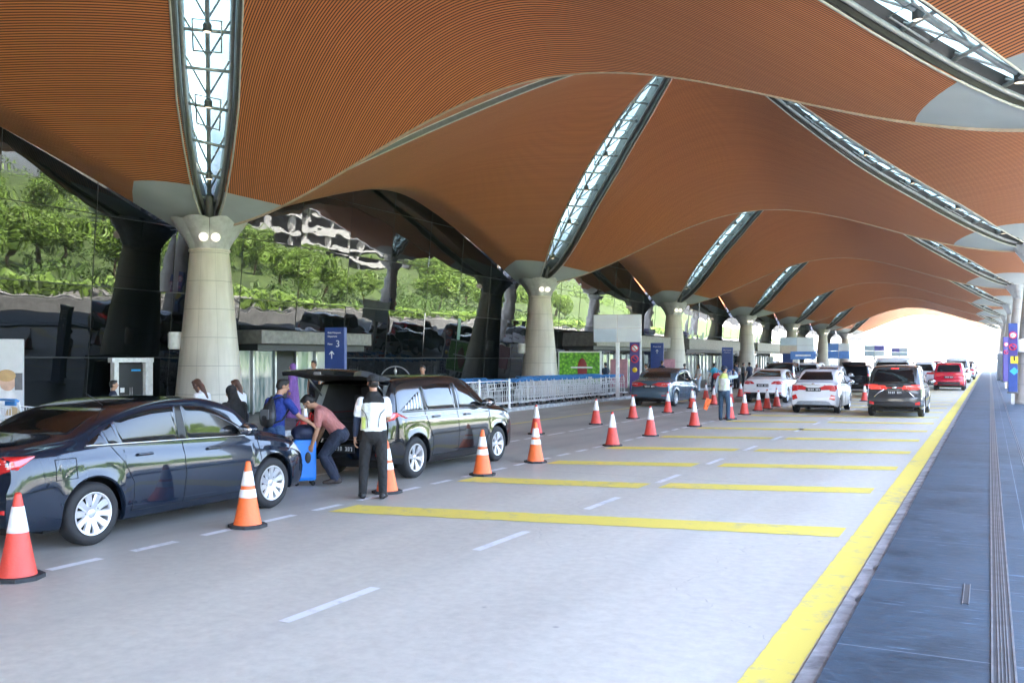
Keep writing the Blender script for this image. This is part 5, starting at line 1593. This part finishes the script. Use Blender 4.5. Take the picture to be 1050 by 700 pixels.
    # ---- eyes, brows and mouth
    for sd in (-1, 1):
        e = MB(); e.ell(headc + R @ V3(.031 * sd, .083, .004), (.013, .008, .008), 10, 6, 0, R); e.ell(headc + R @ V3(.031 * sd, .0895, .004), (.0058, .004, .0062), 8, 6, 1, R)
        e.build('eye', [M_WHITEPL, M_HAIR], root)
    e = MB(); e.ell(headc + R @ V3(0, .0865, -.052), (.024, .006, .007), 12, 6, 0, R); e.build('mouth', simple('lips', (.30, .10, .08), .5), root)
    # ---- trousers and shoes
    if trouser:
        mb = MB()
        loft(mb, [pel - td * .07, pel + td * .02, pel + td * .10], [(.172, .135), (.175, .135), (.158, .125)], X)
        mb.ell(pel + V3(0, -.05, -.03), (.15, .105, .12), 16, 10)
        for sd in (-1, 1):
            hip, knee, ank = feet[sd]
            loft(mb, [hip + V3(0, -.01, .02), hip.lerp(knee, .45), knee, knee.lerp(ank, .5), ank + V3(0, 0, -.02)], [(.104, .112), (.094, .098), (.075, .078), (.069, .074), (.060, .068)], Vector((1, 0, 0)), caps=True)
        sdf_mesh('trousers', mb, voxel, 4, trouser, root)
    if shoe:
        for sd in (-1, 1):
            mb = MB(); hip, knee, ank = feet[sd]; ft = Vector((.18 * sd, 1, 0)).normalized()
            loft(mb, [ank + ft * -.055 + V3(0, 0, -.04), ank + ft * .03 + V3(0, 0, -.036), ank + ft * .11 + V3(0, 0, -.054), ank + ft * .185 + V3(0, 0, -.062)], [(.044, .050), (.054, .054), (.056, .038), (.042, .026)], Vector((1, 0, 0)))
            o = sdf_mesh('shoe', mb, voxel * .7, 2, shoe, root)
    # ---- top
    if shirt:
        mb = MB()
        loft(mb, [pel + td * .01, pel + td * .10, waist, chest, shl - td * .02, shl + td * .03, neck - td * .015], [(.178, .140), (.168, .132), (.158, .124), (.178, .132), (.185 * wide, .105), (.125, .085), (.078, .075)], X)
        for sd in (-1, 1):
            so, el, wr, fd = A[sd]
            if sleeve == 'short': loft(mb, [so - X * (.02 * sd), so.lerp(el, .3), so.lerp(el, .72)], [(.078, .078), (.070, .070), (.064, .064)], fwd)
            else: loft(mb, [so - X * (.02 * sd), so.lerp(el, .35), el, el.lerp(wr, .4), el.lerp(wr, .93)], [(.078, .078), (.066, .066), (.056, .056), (.053, .053), (.040, .040)], fwd)
        sdf_mesh('shirt', mb, voxel, 4, shirt, root)
    if sleeve == 'under':
        pass
    if vest:
        mb = MB()
        loft(mb, [pel + td * .035, pel + td * .11, waist, chest, shl - td * .01, shl + td * .035], [(.192, .152), (.186, .150), (.176, .142), (.192, .148), (.180 * wide, .120), (.105, .095)], X)
        v = sdf_mesh('vest', mb, voxel, 4, vest[0], root)
        mb = MB()
        loft(mb, [shl - td * .055, shl - td * .01, shl + td * .042], [(.192 * wide, .130), (.186 * wide, .126), (.112, .10)], X)
        sdf_mesh('yoke', mb, voxel, 4, vest[1], v)
        # piping and collar
        mb = MB()
        for sd in (-1, 1):
            P = []
            for (xx, zz) in ((.075, .075), (.085, .20), (.11, .27), (.165, .33)):
                c = pel + td * zz
                yb = .154 * math.sqrt(max(0, 1 - (xx / .2) ** 2)) + .006
                P.append(c + X * (xx * sd) - fwd * yb)
            mb.tube(P, .006, 6)
        mb.build('piping', vest[1], v)
    if dress:
        mb = MB()
        loft(mb, [V3(pel.x, pel.y, .10), V3(pel.x, pel.y, .5), pel, waist, chest, shl, neck], [(.30, .28), (.25, .22), (.21, .18), (.19, .16), (.20, .16), (.20, .12), (.09, .09)], X)
        for sd in (-1, 1):
            so, el, wr, fd = A[sd]; loft(mb, [so, so.lerp(el, .5), el, el.lerp(wr, .9)], [(.09, .09), (.085, .085), (.08, .08), (.075, .075)], fwd)
        sdf_mesh('dress', mb, voxel, 5, dress, root)
    if hijab:
        mb = MB()
        mb.ell(headc + R @ V3(0, -.022, .028), (.098, .108, .108), 18, 12, 0, R)
        loft(mb, [headc + R @ V3(0, -.03, -.02), neck + hd * .02 - fwd * .02, shl - td * .02, chest], [(.095, .09), (.105, .105), (.20, .15), (.19, .15)], X)
        sdf_mesh('headscarf', mb, voxel, 4, hijab, root)
    # ---- hair / cap
    if hair:
        mb = MB()
        mb.ell(headc + R @ V3(0, -.020, .042), (.083, .098, .088), 18, 12, 0, R)
        mb.ell(headc + R @ V3(0, -.050, .0), (.076, .066, .075), 16, 10, 0, R)
        mb.ell(headc + R @ V3(0, .030, .095), (.066, .058, .036), 14, 8, 0, R)
        if hairlong:
            loft(mb, [headc + R @ V3(0, -.055, .03), headc + R @ V3(0, -.085, -.08), headc + R @ V3(0, -.07, -.08 - hairlong)], [(.075, .05), (.075, .05), (.045, .03)], hs)
            for sd in (-1, 1): loft(mb, [headc + R @ V3(.07 * sd, .01, .03), headc + R @ V3(.082 * sd, .01, -.06), headc + R @ V3(.07 * sd, .0, -.08 - hairlong * .8)], [(.03, .05), (.028, .05), (.02, .03)], lk)
        sdf_mesh('hair', mb, voxel * .8, 3, hair, root)
    if cap:
        mb = MB()
        mb.ell(headc + R @ V3(0, -.012, .060), (.089, .106, .076), 18, 12, 0, R)
        loft(mb, [headc + R @ V3(0, -.012, .025), headc + R @ V3(0, -.012, .05)], [(.089, .106), (.090, .107)], hs, 20, False)
        loft(mb, [headc + R @ V3(0, .06, .045), headc + R @ V3(0, .12, .040), headc + R @ V3(0, .165, .028)], [(.080, .012), (.075, .010), (.05, .008)], hs)
        sdf_mesh('cap', mb, voxel * .7, 2, cap, root)
        mb = MB(); mb.ell(headc + R @ V3(0, -.035, -.012), (.080, .082, .055), 16, 10, 0, R); sdf_mesh('hair', mb, voxel * .8, 2, M_HAIR, root)
    root['_p'] = [0]
    del root['_p']
    return root, dict(pel=pel, chest=chest, shl=shl, A=A, td=td, X=X, fwd=fwd, headc=headc, R=R, feet=feet)

cloth = lambda n, c, v=.12: simple(n, c, .85, var=v, scale=9, bump=.9, bscale=13, bdist=.035)
C_BLACK = cloth('black_cloth', (.014, .014, .015)); C_JEAN = cloth('indigo_denim', (.018, .024, .045)); C_NAVYJ = cloth('blue_denim', (.03, .07, .16))
C_SALM = cloth('salmon_tee', (.42, .16, .14)); C_BLUE = cloth('royal_blue_tee', (.012, .032, .20)); C_WHITE = cloth('white_cloth', (.70, .71, .73), .05)
C_VEST = cloth('white_vest', (.70, .72, .68), .04); C_HIVIS = cloth('yellow_hi_vis', (.66, .76, .22)); C_PURP = cloth('purple_cloth', (.25, .12, .42)); C_TEAL = cloth('teal_cloth', (.03, .30, .42))
C_RED = cloth('red_cloth', (.42, .02, .03)); C_DKBL = cloth('dark_blue_cloth', (.02, .03, .06)); C_GREY = cloth('grey_cloth', (.18, .19, .20)); C_PALE = cloth('pale_blue_cloth', (.45, .55, .66)); C_PINK = cloth('pale_pink_cloth', (.60, .45, .45))
toward = TH      # facing the same way as the camera

# security guard seen from behind
g, D = person('security guard in white hi-vis vest, black cap and trousers, back turned', (-7.42, 10.42, 0), TH + .10, 1.0, torso=(0, .02, 1), look=(-.25, 1, -.08), head=(-.03, .06, 1),
    arms={'l': ((-.20, .02, -1), (-.10, .10, -1)), 'r': ((.10, .45, -1), (-.45, .9, -.1))}, legs={'l': ((-.10, .04, -1), (-.05, -.03, -1)), 'r': ((.08, .0, -1), (.02, -.06, -1))},
    shirt=C_WHITE, trouser=C_BLACK, shoe=simple('black_boot', (.012, .012, .013), .4), cap=C_BLACK, vest=(C_VEST, C_BLACK), voxel=.011)
mb = MB(); so, el, wr, fd = D['A'][-1]; loft(mb, [so.lerp(el, .80), el, el.lerp(wr, .5), el.lerp(wr, .90)], [(.056, .056), (.048, .048), (.047, .047), (.036, .034)], D['fwd']); sdf_mesh('arm_sleeve', mb, .010, 2, C_DKBL, g)
mb = MB(); X_, fw, td, pel = D['X'], D['fwd'], D['td'], D['pel']
for sd in (-1,):
    P = []
    for zz in np.linspace(.05, .22, 7):
        row = []
        for xx in np.linspace(.105, .165, 6):
            x2 = min(xx + max(0, zz - .2) * .25, .172); w = .192 - .02 * zz; row.append(pel + td * zz + X_ * (x2 * sd) - fw * (.158 * math.sqrt(max(0, 1 - (x2 / .198) ** 2)) + .003))
        P.append(row)
    mb.grid(P)
mb.build('hi_vis_panel', C_HIVIS, g)

# man bending over the suitcase: faces image-left
rzL = math.atan2(-ST, -CT) - PI / 2
g, D = person('man in salmon tee shirt and dark jeans bending over the blue suitcase', (-8.70, 11.34, 0), rzL, .98, torso=(0, .70, .80), head=(0, .75, .60), look=(0, .80, -.55),
    arms={'l': ((-.02, .10, -1), (.05, .30, -.9)), 'r': ((.05, .05, -1), (-.05, .38, -.85))}, legs={'l': ((-.10, .62, -.85), (0, -.52, -.88)), 'r': ((.12, .58, -.86), (.04, -.40, -.92))},
    shirt=C_SALM, trouser=C_JEAN, shoe=simple('sandal_brown', (.05, .035, .03), .6), hair=M_HAIR, voxel=.011, wide=1.08)

# man in the blue shirt with a black backpack, reaching to the right
rzR = math.atan2(ST * .4 + CT * .55, CT * .75) - PI / 2
g, D = person('man in royal blue tee shirt and jeans with a black backpack, reaching to the right', (-9.35, 10.65, 0), TH - .45, .96, torso=(.05, .16, 1), head=(.15, .25, 1), look=(.55, .8, -.35),
    arms={'l': ((-.25, .05, -1), (-.10, .25, -.9)), 'r': ((.38, .45, -.80), (.60, .50, -.50))}, legs={'l': ((-.08, .05, -1), (0, -.05, -1)), 'r': ((.08, .02, -1), (0, -.05, -1))},
    shirt=C_BLUE, trouser=C_NAVYJ, shoe=M_BLACKPL, hair=M_HAIR, voxel=.011, wide=1.06)
# the pack rests on his back and is carried: a thing of its own
bp = thing('backpack', 'black drawstring backpack on the back of the man in the blue shirt', 'backpack', tuple(g.location), g.rotation_euler.z)
bp.scale = g.scale
mb = MB(); c0 = D['pel'] + D['td'] * .06 - D['fwd'] * .20; c1 = D['pel'] + D['td'] * .24 - D['fwd'] * .20; c2 = D['pel'] + D['td'] * .45 - D['fwd'] * .16
loft(mb, [c0, c0.lerp(c1, .5), c1, c1.lerp(c2, .6), c2], [(.13, .075), (.155, .095), (.14, .09), (.09, .06), (.04, .03)], D['X']); sdf_mesh('bag', mb, .012, 3, simple('pack_nylon', (.018, .019, .021), .45, bump=.5, bscale=25), bp)
mb = MB()
for sd in (-1, 1):
    mb.tube([c2, D['shl'] + D['X'] * (.11 * sd) + D['td'] * .045 - D['fwd'] * .06, D['shl'] + D['X'] * (.125 * sd) + D['fwd'] * .10, D['chest'] + D['X'] * (.165 * sd) + D['fwd'] * .10, D['pel'] + D['td'] * .14 + D['X'] * (.18 * sd) - D['fwd'] * .05, c0 + D['X'] * (.10 * sd)], .014, 6)
mb.build('strap', C_BLACK, bp)
mb = MB(); mb.box(c1 - D['fwd'] * .088 - D['td'] * .04, (.17, .012, .16), bev=.005); mb.build('pocket', simple('pack_grey', (.14, .15, .16), .3), bp)

# blue suitcase under his hands
su = thing('suitcase', 'bright blue wheeled suitcase with a navy bag on top, stood on its wheels', 'suitcase', (-9.13, 11.05, 0), TH + .35)
mb = MB(); mb.box((0, 0, .38), (.34, .27, .62), bev=.05); mb.build('shell', simple('suitcase_blue', (.01, .21, .72), .35, var=.06), su)
mb = MB(); mb.box((0, 0, .38), (.352, .028, .632), bev=.012); mb.build('zip_band', M_BLACKPL, su)
mb = MB(); mb.ell((.04, -.137, .42), (.045, .012, .085), 14, 8); mb.build('badge', M_BLACKPL, su)
mb = MB()
for s in (-1, 1): mb.tube([(s * .10, .08, .66), (s * .10, .08, .96)], .010, 6)
mb.tube([(-.11, .08, .96), (.11, .08, .96)], .016, 8); mb.build('handle', M_DARKSTEEL, su)
for (x, y) in ((-.12, -.09), (.12, -.09), (-.12, .09), (.12, .09)):
    mb = MB(); mb.lathe([(0, -.014), (.032, -.014), (.034, 0), (.032, .014), (0, .014)], 12, (x, y, .034), axis='y'); mb.box((x, y, .072), (.03, .034, .03)); mb.build('wheel', M_TYRE, su)
hb = thing('holdall', 'navy holdall lying on top of the blue suitcase', 'bag', (-9.13, 11.05, .69), TH + .35)
mb = MB(); mb.ell((0, -.03, .10), (.20, .16, .12), 20, 12); mb.box((0, -.03, .06), (.34, .26, .12), bev=.05); sdf_mesh('bag', mb, .014, 3, simple('navy_nylon', (.012, .018, .05), .6, bump=.4), hb)
mb = MB(); mb.tube([(-.12, -.03, .19), (-.08, -.05, .27), (.08, -.05, .27), (.12, -.03, .19)], .012, 6); mb.build('handle', M_SIGNR, hb)

# women beyond the black sedan
person('woman in a black headscarf and long black dress beyond the bonnet of the black sedan', (-10.35, 10.95, 0), TH + 1.0, .89, torso=(0, .20, 1), head=(0, .35, 1), look=(-.2, 1, -.35), dress=C_BLACK, hijab=C_BLACK, shoe=M_BLACKPL, voxel=.014, wide=1.05)
person('woman with long brown hair and white top in front of the nearest column', (-12.75, 12.7, 0), TH + 1.25, .93, torso=(0, .25, 1), head=(0, .6, 1), look=(0, .9, -.5), shirt=C_WHITE, trouser=C_PALE, shoe=M_WHITE, hair=M_HAIRB, hairlong=.28, voxel=.014)
person('woman with dark ponytail and white top beside the woman with long brown hair', (-12.75, 13.6, 0), TH + 1.3, .90, torso=(0, .15, 1), head=(0, .35, 1), look=(0, 1, -.3), shirt=C_WHITE, trouser=C_DKBL, shoe=M_WHITE, hair=M_HAIRB, hairlong=.2, voxel=.015)
person('dark haired traveller in white at the left edge, beyond the black sedan', (-13.1, 7.15, 0), TH + 2.6, .86, shirt=C_WHITE, trouser=C_DKBL, shoe=M_BLACKPL, hair=M_HAIR, voxel=.015)
person('traveller whose head shows just above the roof of the black sedan', (-15.2, 12.7, PZ), TH - 1.2, .80, shirt=C_DKBL, trouser=C_BLACK, shoe=M_BLACKPL, hair=M_HAIR, voxel=.016)
person('traveller whose head shows above the roof of the black people carrier', (-14.2, 22.3, 0), TH + 2.9, 1.02, shirt=C_GREY, trouser=C_BLACK, shoe=M_BLACKPL, hair=M_HAIR, voxel=.016)
person('woman in a purple headscarf in front of the bright entrance', (-18.6, 22.0, PZ), TH + 1.5, .97, dress=C_PURP, hijab=C_PURP, shoe=M_BLACKPL, voxel=.016)
person('man in a dark top beside the woman in purple at the entrance', (-18.2, 22.5, PZ), TH + 2.6, 1.02, shirt=C_DKBL, trouser=C_BLACK, shoe=M_BLACKPL, hair=M_HAIR, voxel=.016)

# far traffic marshal
g, D = person('traffic marshal in white and yellow vest and blue jeans among the far cones', (-7.28, 28.6, 0), TH - .6, 1.0, look=(.5, 1, 0), arms={'l': ((-.25, -.1, -1), (-.1, .2, -1)), 'r': ((.5, .7, .1), (-.5, .6, .6))},
    legs={'l': ((-.06, .05, -1), (0, -.08, -1)), 'r': ((.07, .12, -1), (0, -.03, -1))}, shirt=C_PALE, sleeve='long', trouser=cloth('worn_denim', (.035, .07, .12)), shoe=M_BLACKPL, cap=C_DKBL, vest=(C_VEST, C_HIVIS), voxel=.014)
fl = thing('signal_flag', 'orange signal flag held low by the far traffic marshal', 'flag', (-7.60, 28.35, 0), TH)
mb = MB(); mb.tube([(.03, 0, .95), (-.12, 0, .42)], .009, 6); mb.build('stick', M_BLACKPL, fl)
mb = MB()
mb.grid([[(-.0 - .10 * t + .17 * u * (1 - .3 * t) - .16, .02 * math.sin(6 * u + 3 * t), .70 - .34 * t - .06 * u) for u in np.linspace(0, 1, 8)] for t in np.linspace(0, 1, 8)])
mb.grid([[(-.0 - .10 * t + .17 * u * (1 - .3 * t) - .16, .02 * math.sin(6 * u + 3 * t) + .004, .70 - .34 * t - .06 * u) for u in np.linspace(0, 1, 8)] for t in np.linspace(0, 1, 8)], flip=True); mb.build('cloth', M_ORANGE, fl)

# travellers further along the pavement
CR = 'travellers by the far entrances'
crowd = [('woman in white blouse and light jeans left of the man in teal', -14.85, 52.6, 2.0, C_WHITE, C_PALE, .95, 1), ('man in a teal tee shirt carrying a red bag', -14.2, 53.6, .4, C_TEAL, C_DKBL, 1.0, 0),
         ('man in white shirt standing between the purple totem and the slate blue sedan', -14.4, 42.3, 1.2, C_WHITE, C_GREY, 1.02, 0), ('dark haired person beyond the roof of the slate blue sedan', -15.6, 48.2, -1.0, C_DKBL, C_BLACK, 1.0, 0),
         ('person in dark clothes below the white four-panel sign', -17.4, 44.6, .5, C_DKBL, C_BLACK, .95, 0), ('man in dark blue leaning on a trolley right of the slate blue sedan', -15.1, 50.6, -.6, C_DKBL, C_JEAN, 1.0, 0),
         ('person in dark top just right of the far traffic marshal', -14.4, 59.6, 1.0, C_DKBL, C_BLACK, 1.0, 0), ('person in a white top among the far trolleys', -14.7, 61.4, 2.2, C_WHITE, C_DKBL, .96, 1), ('person in navy among the far trolleys', -14.2, 62.6, .4, C_DKBL, C_JEAN, 1.02, 0),
         ('person in grey beside the blue totem', -15.2, 65.0, -1.4, C_GREY, C_BLACK, .98, 0), ('woman in pale pink beyond the far trolleys', -14.6, 66.6, 2.5, C_PINK, C_GREY, .94, 1), ('person in black beyond the far trolleys', -14.2, 68.4, .2, C_BLACK, C_BLACK, 1.0, 0),
         ('man in a red shirt behind the white fastback car', -13.4, 68.0, .2, C_RED, C_DKBL, 1.04, 0), ('person in pale blue near the furthest entrance', -14.6, 74.5, 1.0, C_PALE, C_DKBL, 1.0, 0), ('person in white near the furthest entrance', -14.0, 77.0, -2.0, C_WHITE, C_BLACK, 1.0, 0)]
for i, (lb, x, y, r, a, b_, s, lg) in enumerate(crowd):
    w = .12 + .25 * ((i * 7) % 3) / 2
    person(lb, (x, y, PZ if x < -15.3 else 0), TH + r, s, torso=(0, .05 * (i % 3), 1), arms={'l': ((-.15, .3 * (i % 2), -1), (-.05, .5, -.7)), 'r': ((.15, .1, -1), (.05, .4 * ((i + 1) % 2), -.9))},
           legs={'l': ((-.05, w, -1), (0, -w * .4, -1)), 'r': ((.05, -w * .6, -1), (0, -w, -1))}, shirt=a, trouser=b_, shoe=M_BLACKPL, hair=M_HAIR, hairlong=.18 if lg else 0, voxel=.018, group=CR)
tb = thing('shopping_bag', 'teal shopping bag held by the man in teal', 'bag', (-13.72, 53.2, .35), .4)
mb = MB(); mb.box((0, 0, .18), (.34, .14, .36), bev=.02); mb.build('bag', simple('teal_bag', (.01, .40, .38), .5), tb); mb = MB(); mb.tube([(-.09, 0, .36), (-.05, 0, .50), (.05, 0, .50), (.09, 0, .36)], .008, 5); mb.build('handle', M_BLACKPL, tb)
rb = thing('red_bag', 'red bag at the hip of the man in teal', 'bag', (-13.98, 53.25, .72), .4)
mb = MB(); mb.ell((0, 0, .18), (.22, .10, .20), 16, 10); sdf_mesh('bag', mb, .018, 2, C_RED, rb); mb = MB(); mb.tube([(-.1, 0, .34), (0, .05, .62), (.1, 0, .34)], .01, 5); mb.build('strap', C_RED, rb)
# ------------------------------------------------------------------ open land on the right (seen in the glass and in the car paint)
def hill_z(x, y):
    t = sst(34, 120, x)
    return 11 * t + 1.6 * math.sin(y * .05 + x * .03) * t + 1.0 * math.sin(x * .11 - y * .07) * t
mb = MB()
mb.grid([[(x, y, hill_z(x, y) - .02) for x in np.linspace(24, 260, 48)] for y in np.linspace(-160, 420, 90)])
o = mb.build('hill', M_GRASS); tag(o, kind='structure')
mb = MB(); mb.grid([[(9, -200, .006), (17, -200, .006)], [(9, 600, .006), (17, 600, .006)]], smooth=False, flip=True); tag(mb.build('outer_road', simple('outer_asphalt', (.07, .07, .072), .8, var=.3)), kind='structure')
M_LEAF = simple('leaf_green', (.11, .19, .022), .6, var=.6, scale=.9)
M_BARK = simple('bark', (.10, .075, .05), .9, bump=.5)
def leaves(mb, c, r, n, size):
    d = rng.normal(0, 1, (n, 3)); d /= np.linalg.norm(d, axis=1)[:, None]
    k = r * (rng.uniform(.35, 1, n) ** .5) * (1 + .25 * np.sin(4 * d[:, 0] + 3 * d[:, 1]))
    p = np.array(c) + d * k[:, None] * np.array([1, 1, .78])
    u = rng.normal(0, 1, (n, 3)); u /= np.linalg.norm(u, axis=1)[:, None]
    w = np.cross(u, rng.normal(0, 1, (n, 3))); w /= np.linalg.norm(w, axis=1)[:, None]
    s_ = (size * rng.uniform(.6, 1.3, n))[:, None]
    q = np.stack([p - u * s_, p + w * s_ * .55, p + u * s_, p - w * s_ * .55], 1).reshape(-1, 3)
    mb.add(q.tolist(), [(4 * i, 4 * i + 1, 4 * i + 2, 4 * i + 3) for i in range(n)], 0)
def tree(name, label, h, r, n):
    t = thing(name, label, 'tree')
    m = MB(); m.tube([(0, 0, -.3), (.05, 0, h * .25), (-.04, .05, h * .5), (.05, 0, h * .8)], [.22, .17, .12, .04], 8)
    for k in range(6):
        a = k * 1.05; m.tube([(0, 0, h * (.3 + .06 * k)), (r * .6 * math.cos(a), r * .6 * math.sin(a), h * (.5 + .06 * k))], [.08, .03], 6)
    m.build('trunk', M_BARK, t)
    m = MB()
    for k in range(9):
        a = k * 2.4; q = r * .55 * (k / 9) ** .5
        leaves(m, (q * math.cos(a), q * math.sin(a), h * (.50 + .08 * (k % 5))), r * rng.uniform(.38, .6), n // 9, .14)
    m.build('crown', M_LEAF, t); return t
tr = tree('roadside_tree', 'leafy roadside tree reflected in the terminal glass', 6.0, 3.0, 5400)
spots = [(22, 20), (25, 34), (23, 41), (27, 52), (22, 63), (26, 75), (23, 88), (28, 104), (24, 122), (26, 140), (36, 26), (40, 47), (38, 69), (42, 95), (23, 6), (27, -8)]
for k in range(64): spots.append((rng.uniform(22, 75), rng.uniform(20, 200)))
for i, (x, y) in enumerate(spots):
    o = tr if i == 0 else copy_tree(tr)
    o.location = (x + 9, y, hill_z(x + 9, y)); o.rotation_euler = (0, 0, i * 1.7); k = .8 + .45 * ((i * 5) % 7) / 7; o.scale = (k, k, k)
    tag(o, 'leafy roadside tree reflected in the terminal glass', 'tree', 'trees on the slope across the road')
mb = MB()
for _ in range(330):
    x, y = rng.uniform(62, 200), rng.uniform(-60, 330)
    if 62 < x < 124 and 110 < y < 220: continue
    if math.sin(x * .09) + math.sin(y * .06 + 1) > .9: continue
    leaves(mb, (x, y, hill_z(x, y) + 1.8), rng.uniform(2.2, 4.6), 260, .27)
tag(mb.build('woodland', M_LEAF), kind='stuff')
mb = MB()
for _ in range(420):
    x, y = rng.uniform(21, 66), rng.uniform(0, 170)
    if math.sin(x * .16 + 1) + math.sin(y * .09) > 1.15: continue
    leaves(mb, (x, y, hill_z(x, y) + .6), rng.uniform(.9, 2.1), 120, .19)
tag(mb.build('undergrowth', simple('shrub_green', (.06, .115, .018), .65, var=.7, scale=.5)), kind='stuff')
# car park with white tent roofs up the slope
cp = thing('car_park_building', 'grey multi-storey car park with white tented roofs reflected in the glass', 'building', (98, 172, 0), 0)
zb = hill_z(98, 172) - 5
mb = MB()
for k in range(4): mb.box((0, 0, zb + 2 + 3.1 * k), (26, 62, .9))
mb.build('deck', simple('car_park_concrete', (.42, .42, .41), .7), cp)
mb = MB()
for i in range(9):
    for x in (-12, 12): mb.box((x, -30 + 7.5 * i, zb + 6), (.7, .7, 13))
mb.box((6, 0, zb + 6), (10, 58, 10)); mb.build('core', simple('car_park_core', (.34, .34, .33), .7), cp)
for i in range(5):
    mb = MB(); cy = -25 + 12.5 * i
    P = []
    for r in np.linspace(0, 1, 8):
        P.append([(12.8 * r * math.cos(a) * 1.05, cy + 6.6 * r * math.sin(a), zb + 12.2 + 5.2 * (1 - r) ** 2.1 + .8 * r * abs(math.cos(2 * a))) for a in np.linspace(0, 2 * PI, 33)])
    mb.grid(P); mb.build('tent_roof', simple('tent_fabric', (.72, .72, .70), .6), cp)
# unseen parapet on the elevated kerb, put in to grey the reflections
pr = thing('parapet', 'unseen concrete parapet along the outer pavement, put in to grey the reflections', 'wall', (7.1, 150, 0))
mb = MB(); mb.box((0, 0, .50), (.25, 420, 1.0), bev=.03); mb.build('wall', M_KERB, pr)
mb = MB(); mb.tube([(0, -210, 1.15), (0, 210, 1.15)], .04, 8); mb.build('rail', M_STEEL, pr)
# unseen foliage strip added to darken low reflections in the glass
hd = thing('added_hedge', 'unseen foliage strip added beyond the outer road to darken reflections', 'added_hedge', (19.5, 90, 0))
mb = MB()
for i in range(9000):
    p = Vector((rng.uniform(-.7, .7), rng.uniform(-130, 130), rng.uniform(.1, 1.35) + .15 * math.sin(i * .37)))
    u = Vector(rng.normal(0, 1, 3)).normalized(); q = u.orthogonal().normalized(); s_ = rng.uniform(.18, .34)
    mb.add([p - u * s_, p + q * s_ * .6, p + u * s_, p - q * s_ * .6], [(0, 1, 2, 3)])
mb.build('foliage', M_LEAF, hd)

# ------------------------------------------------------------------ sky, sun, camera
SUN_EL, SUN_AZ = 56.0, 232.0      # azimuth clockwise from +y
w = bpy.data.worlds.new('World'); sc.world = w; w.use_nodes = True
nt = w.node_tree; bg = nt.nodes['Background']
sky = nt.nodes.new('ShaderNodeTexSky'); sky.sky_type = 'NISHITA'; sky.sun_disc = False
sky.sun_elevation = math.radians(SUN_EL); sky.sun_rotation = math.radians(SUN_AZ); sky.air_density = .75; sky.dust_density = 4.0; sky.ozone_density = .6
nt.links.new(sky.outputs[0], bg.inputs[0]); bg.inputs[1].default_value = .15
sd = bpy.data.lights.new('sun', 'SUN'); sd.energy = 5.0; sd.angle = math.radians(.5); sd.color = (1, .95, .87)
so_ = bpy.data.objects.new('sun', sd); COL.objects.link(so_)
el, az = math.radians(SUN_EL), math.radians(SUN_AZ)
dv = Vector((math.sin(az) * math.cos(el), math.cos(az) * math.cos(el), math.sin(el)))
so_.rotation_euler = (-dv).to_track_quat('-Z', 'Y').to_euler()

cam = bpy.data.cameras.new('camera'); co = bpy.data.objects.new('camera', cam); COL.objects.link(co)
co.location = (0, 0, CAM_H); co.rotation_euler = (PI / 2, 0, TH)
cam.sensor_width = 36; cam.lens = 36 * F / 1050; cam.shift_y = (HOR - 350) / 1050; cam.clip_end = 5000; cam.clip_start = .05
sc.camera = co
if HAZE:
    mb = MB(); mb.box((70, 110, 24), (420, 700, 53)); hz = mb.build('haze', [])
    hm = bpy.data.materials.new('haze_air'); hm.use_nodes = True; hn = hm.node_tree; hn.nodes.remove(hn.nodes['Principled BSDF'])
    pv = hn.nodes.new('ShaderNodeVolumePrincipled'); pv.inputs['Density'].default_value = HAZE; pv.inputs['Color'].default_value = (.92, .95, 1, 1); pv.inputs['Anisotropy'].default_value = .3
    hn.links.new(pv.outputs[0], hn.nodes['Material Output'].inputs['Volume']); hz.data.materials.append(hm); tag(hz, kind='stuff')
sc.view_settings.view_transform = 'Standard'; sc.view_settings.look = 'None'
sc.view_settings.exposure = EXPOSURE; sc.view_settings.gamma = 1; sc.view_settings.use_curve_mapping = False
cy = sc.cycles
cy.use_denoising = True
try: cy.denoiser = 'OPENIMAGEDENOISE'
except Exception: pass
cy.max_bounces = 7; cy.diffuse_bounces = 4; cy.glossy_bounces = 4; cy.transmission_bounces = 3; cy.transparent_max_bounces = 6
cy.caustics_reflective = False; cy.caustics_refractive = False; cy.sample_clamp_indirect = 8
cy.use_adaptive_sampling = True; cy.adaptive_threshold = .012
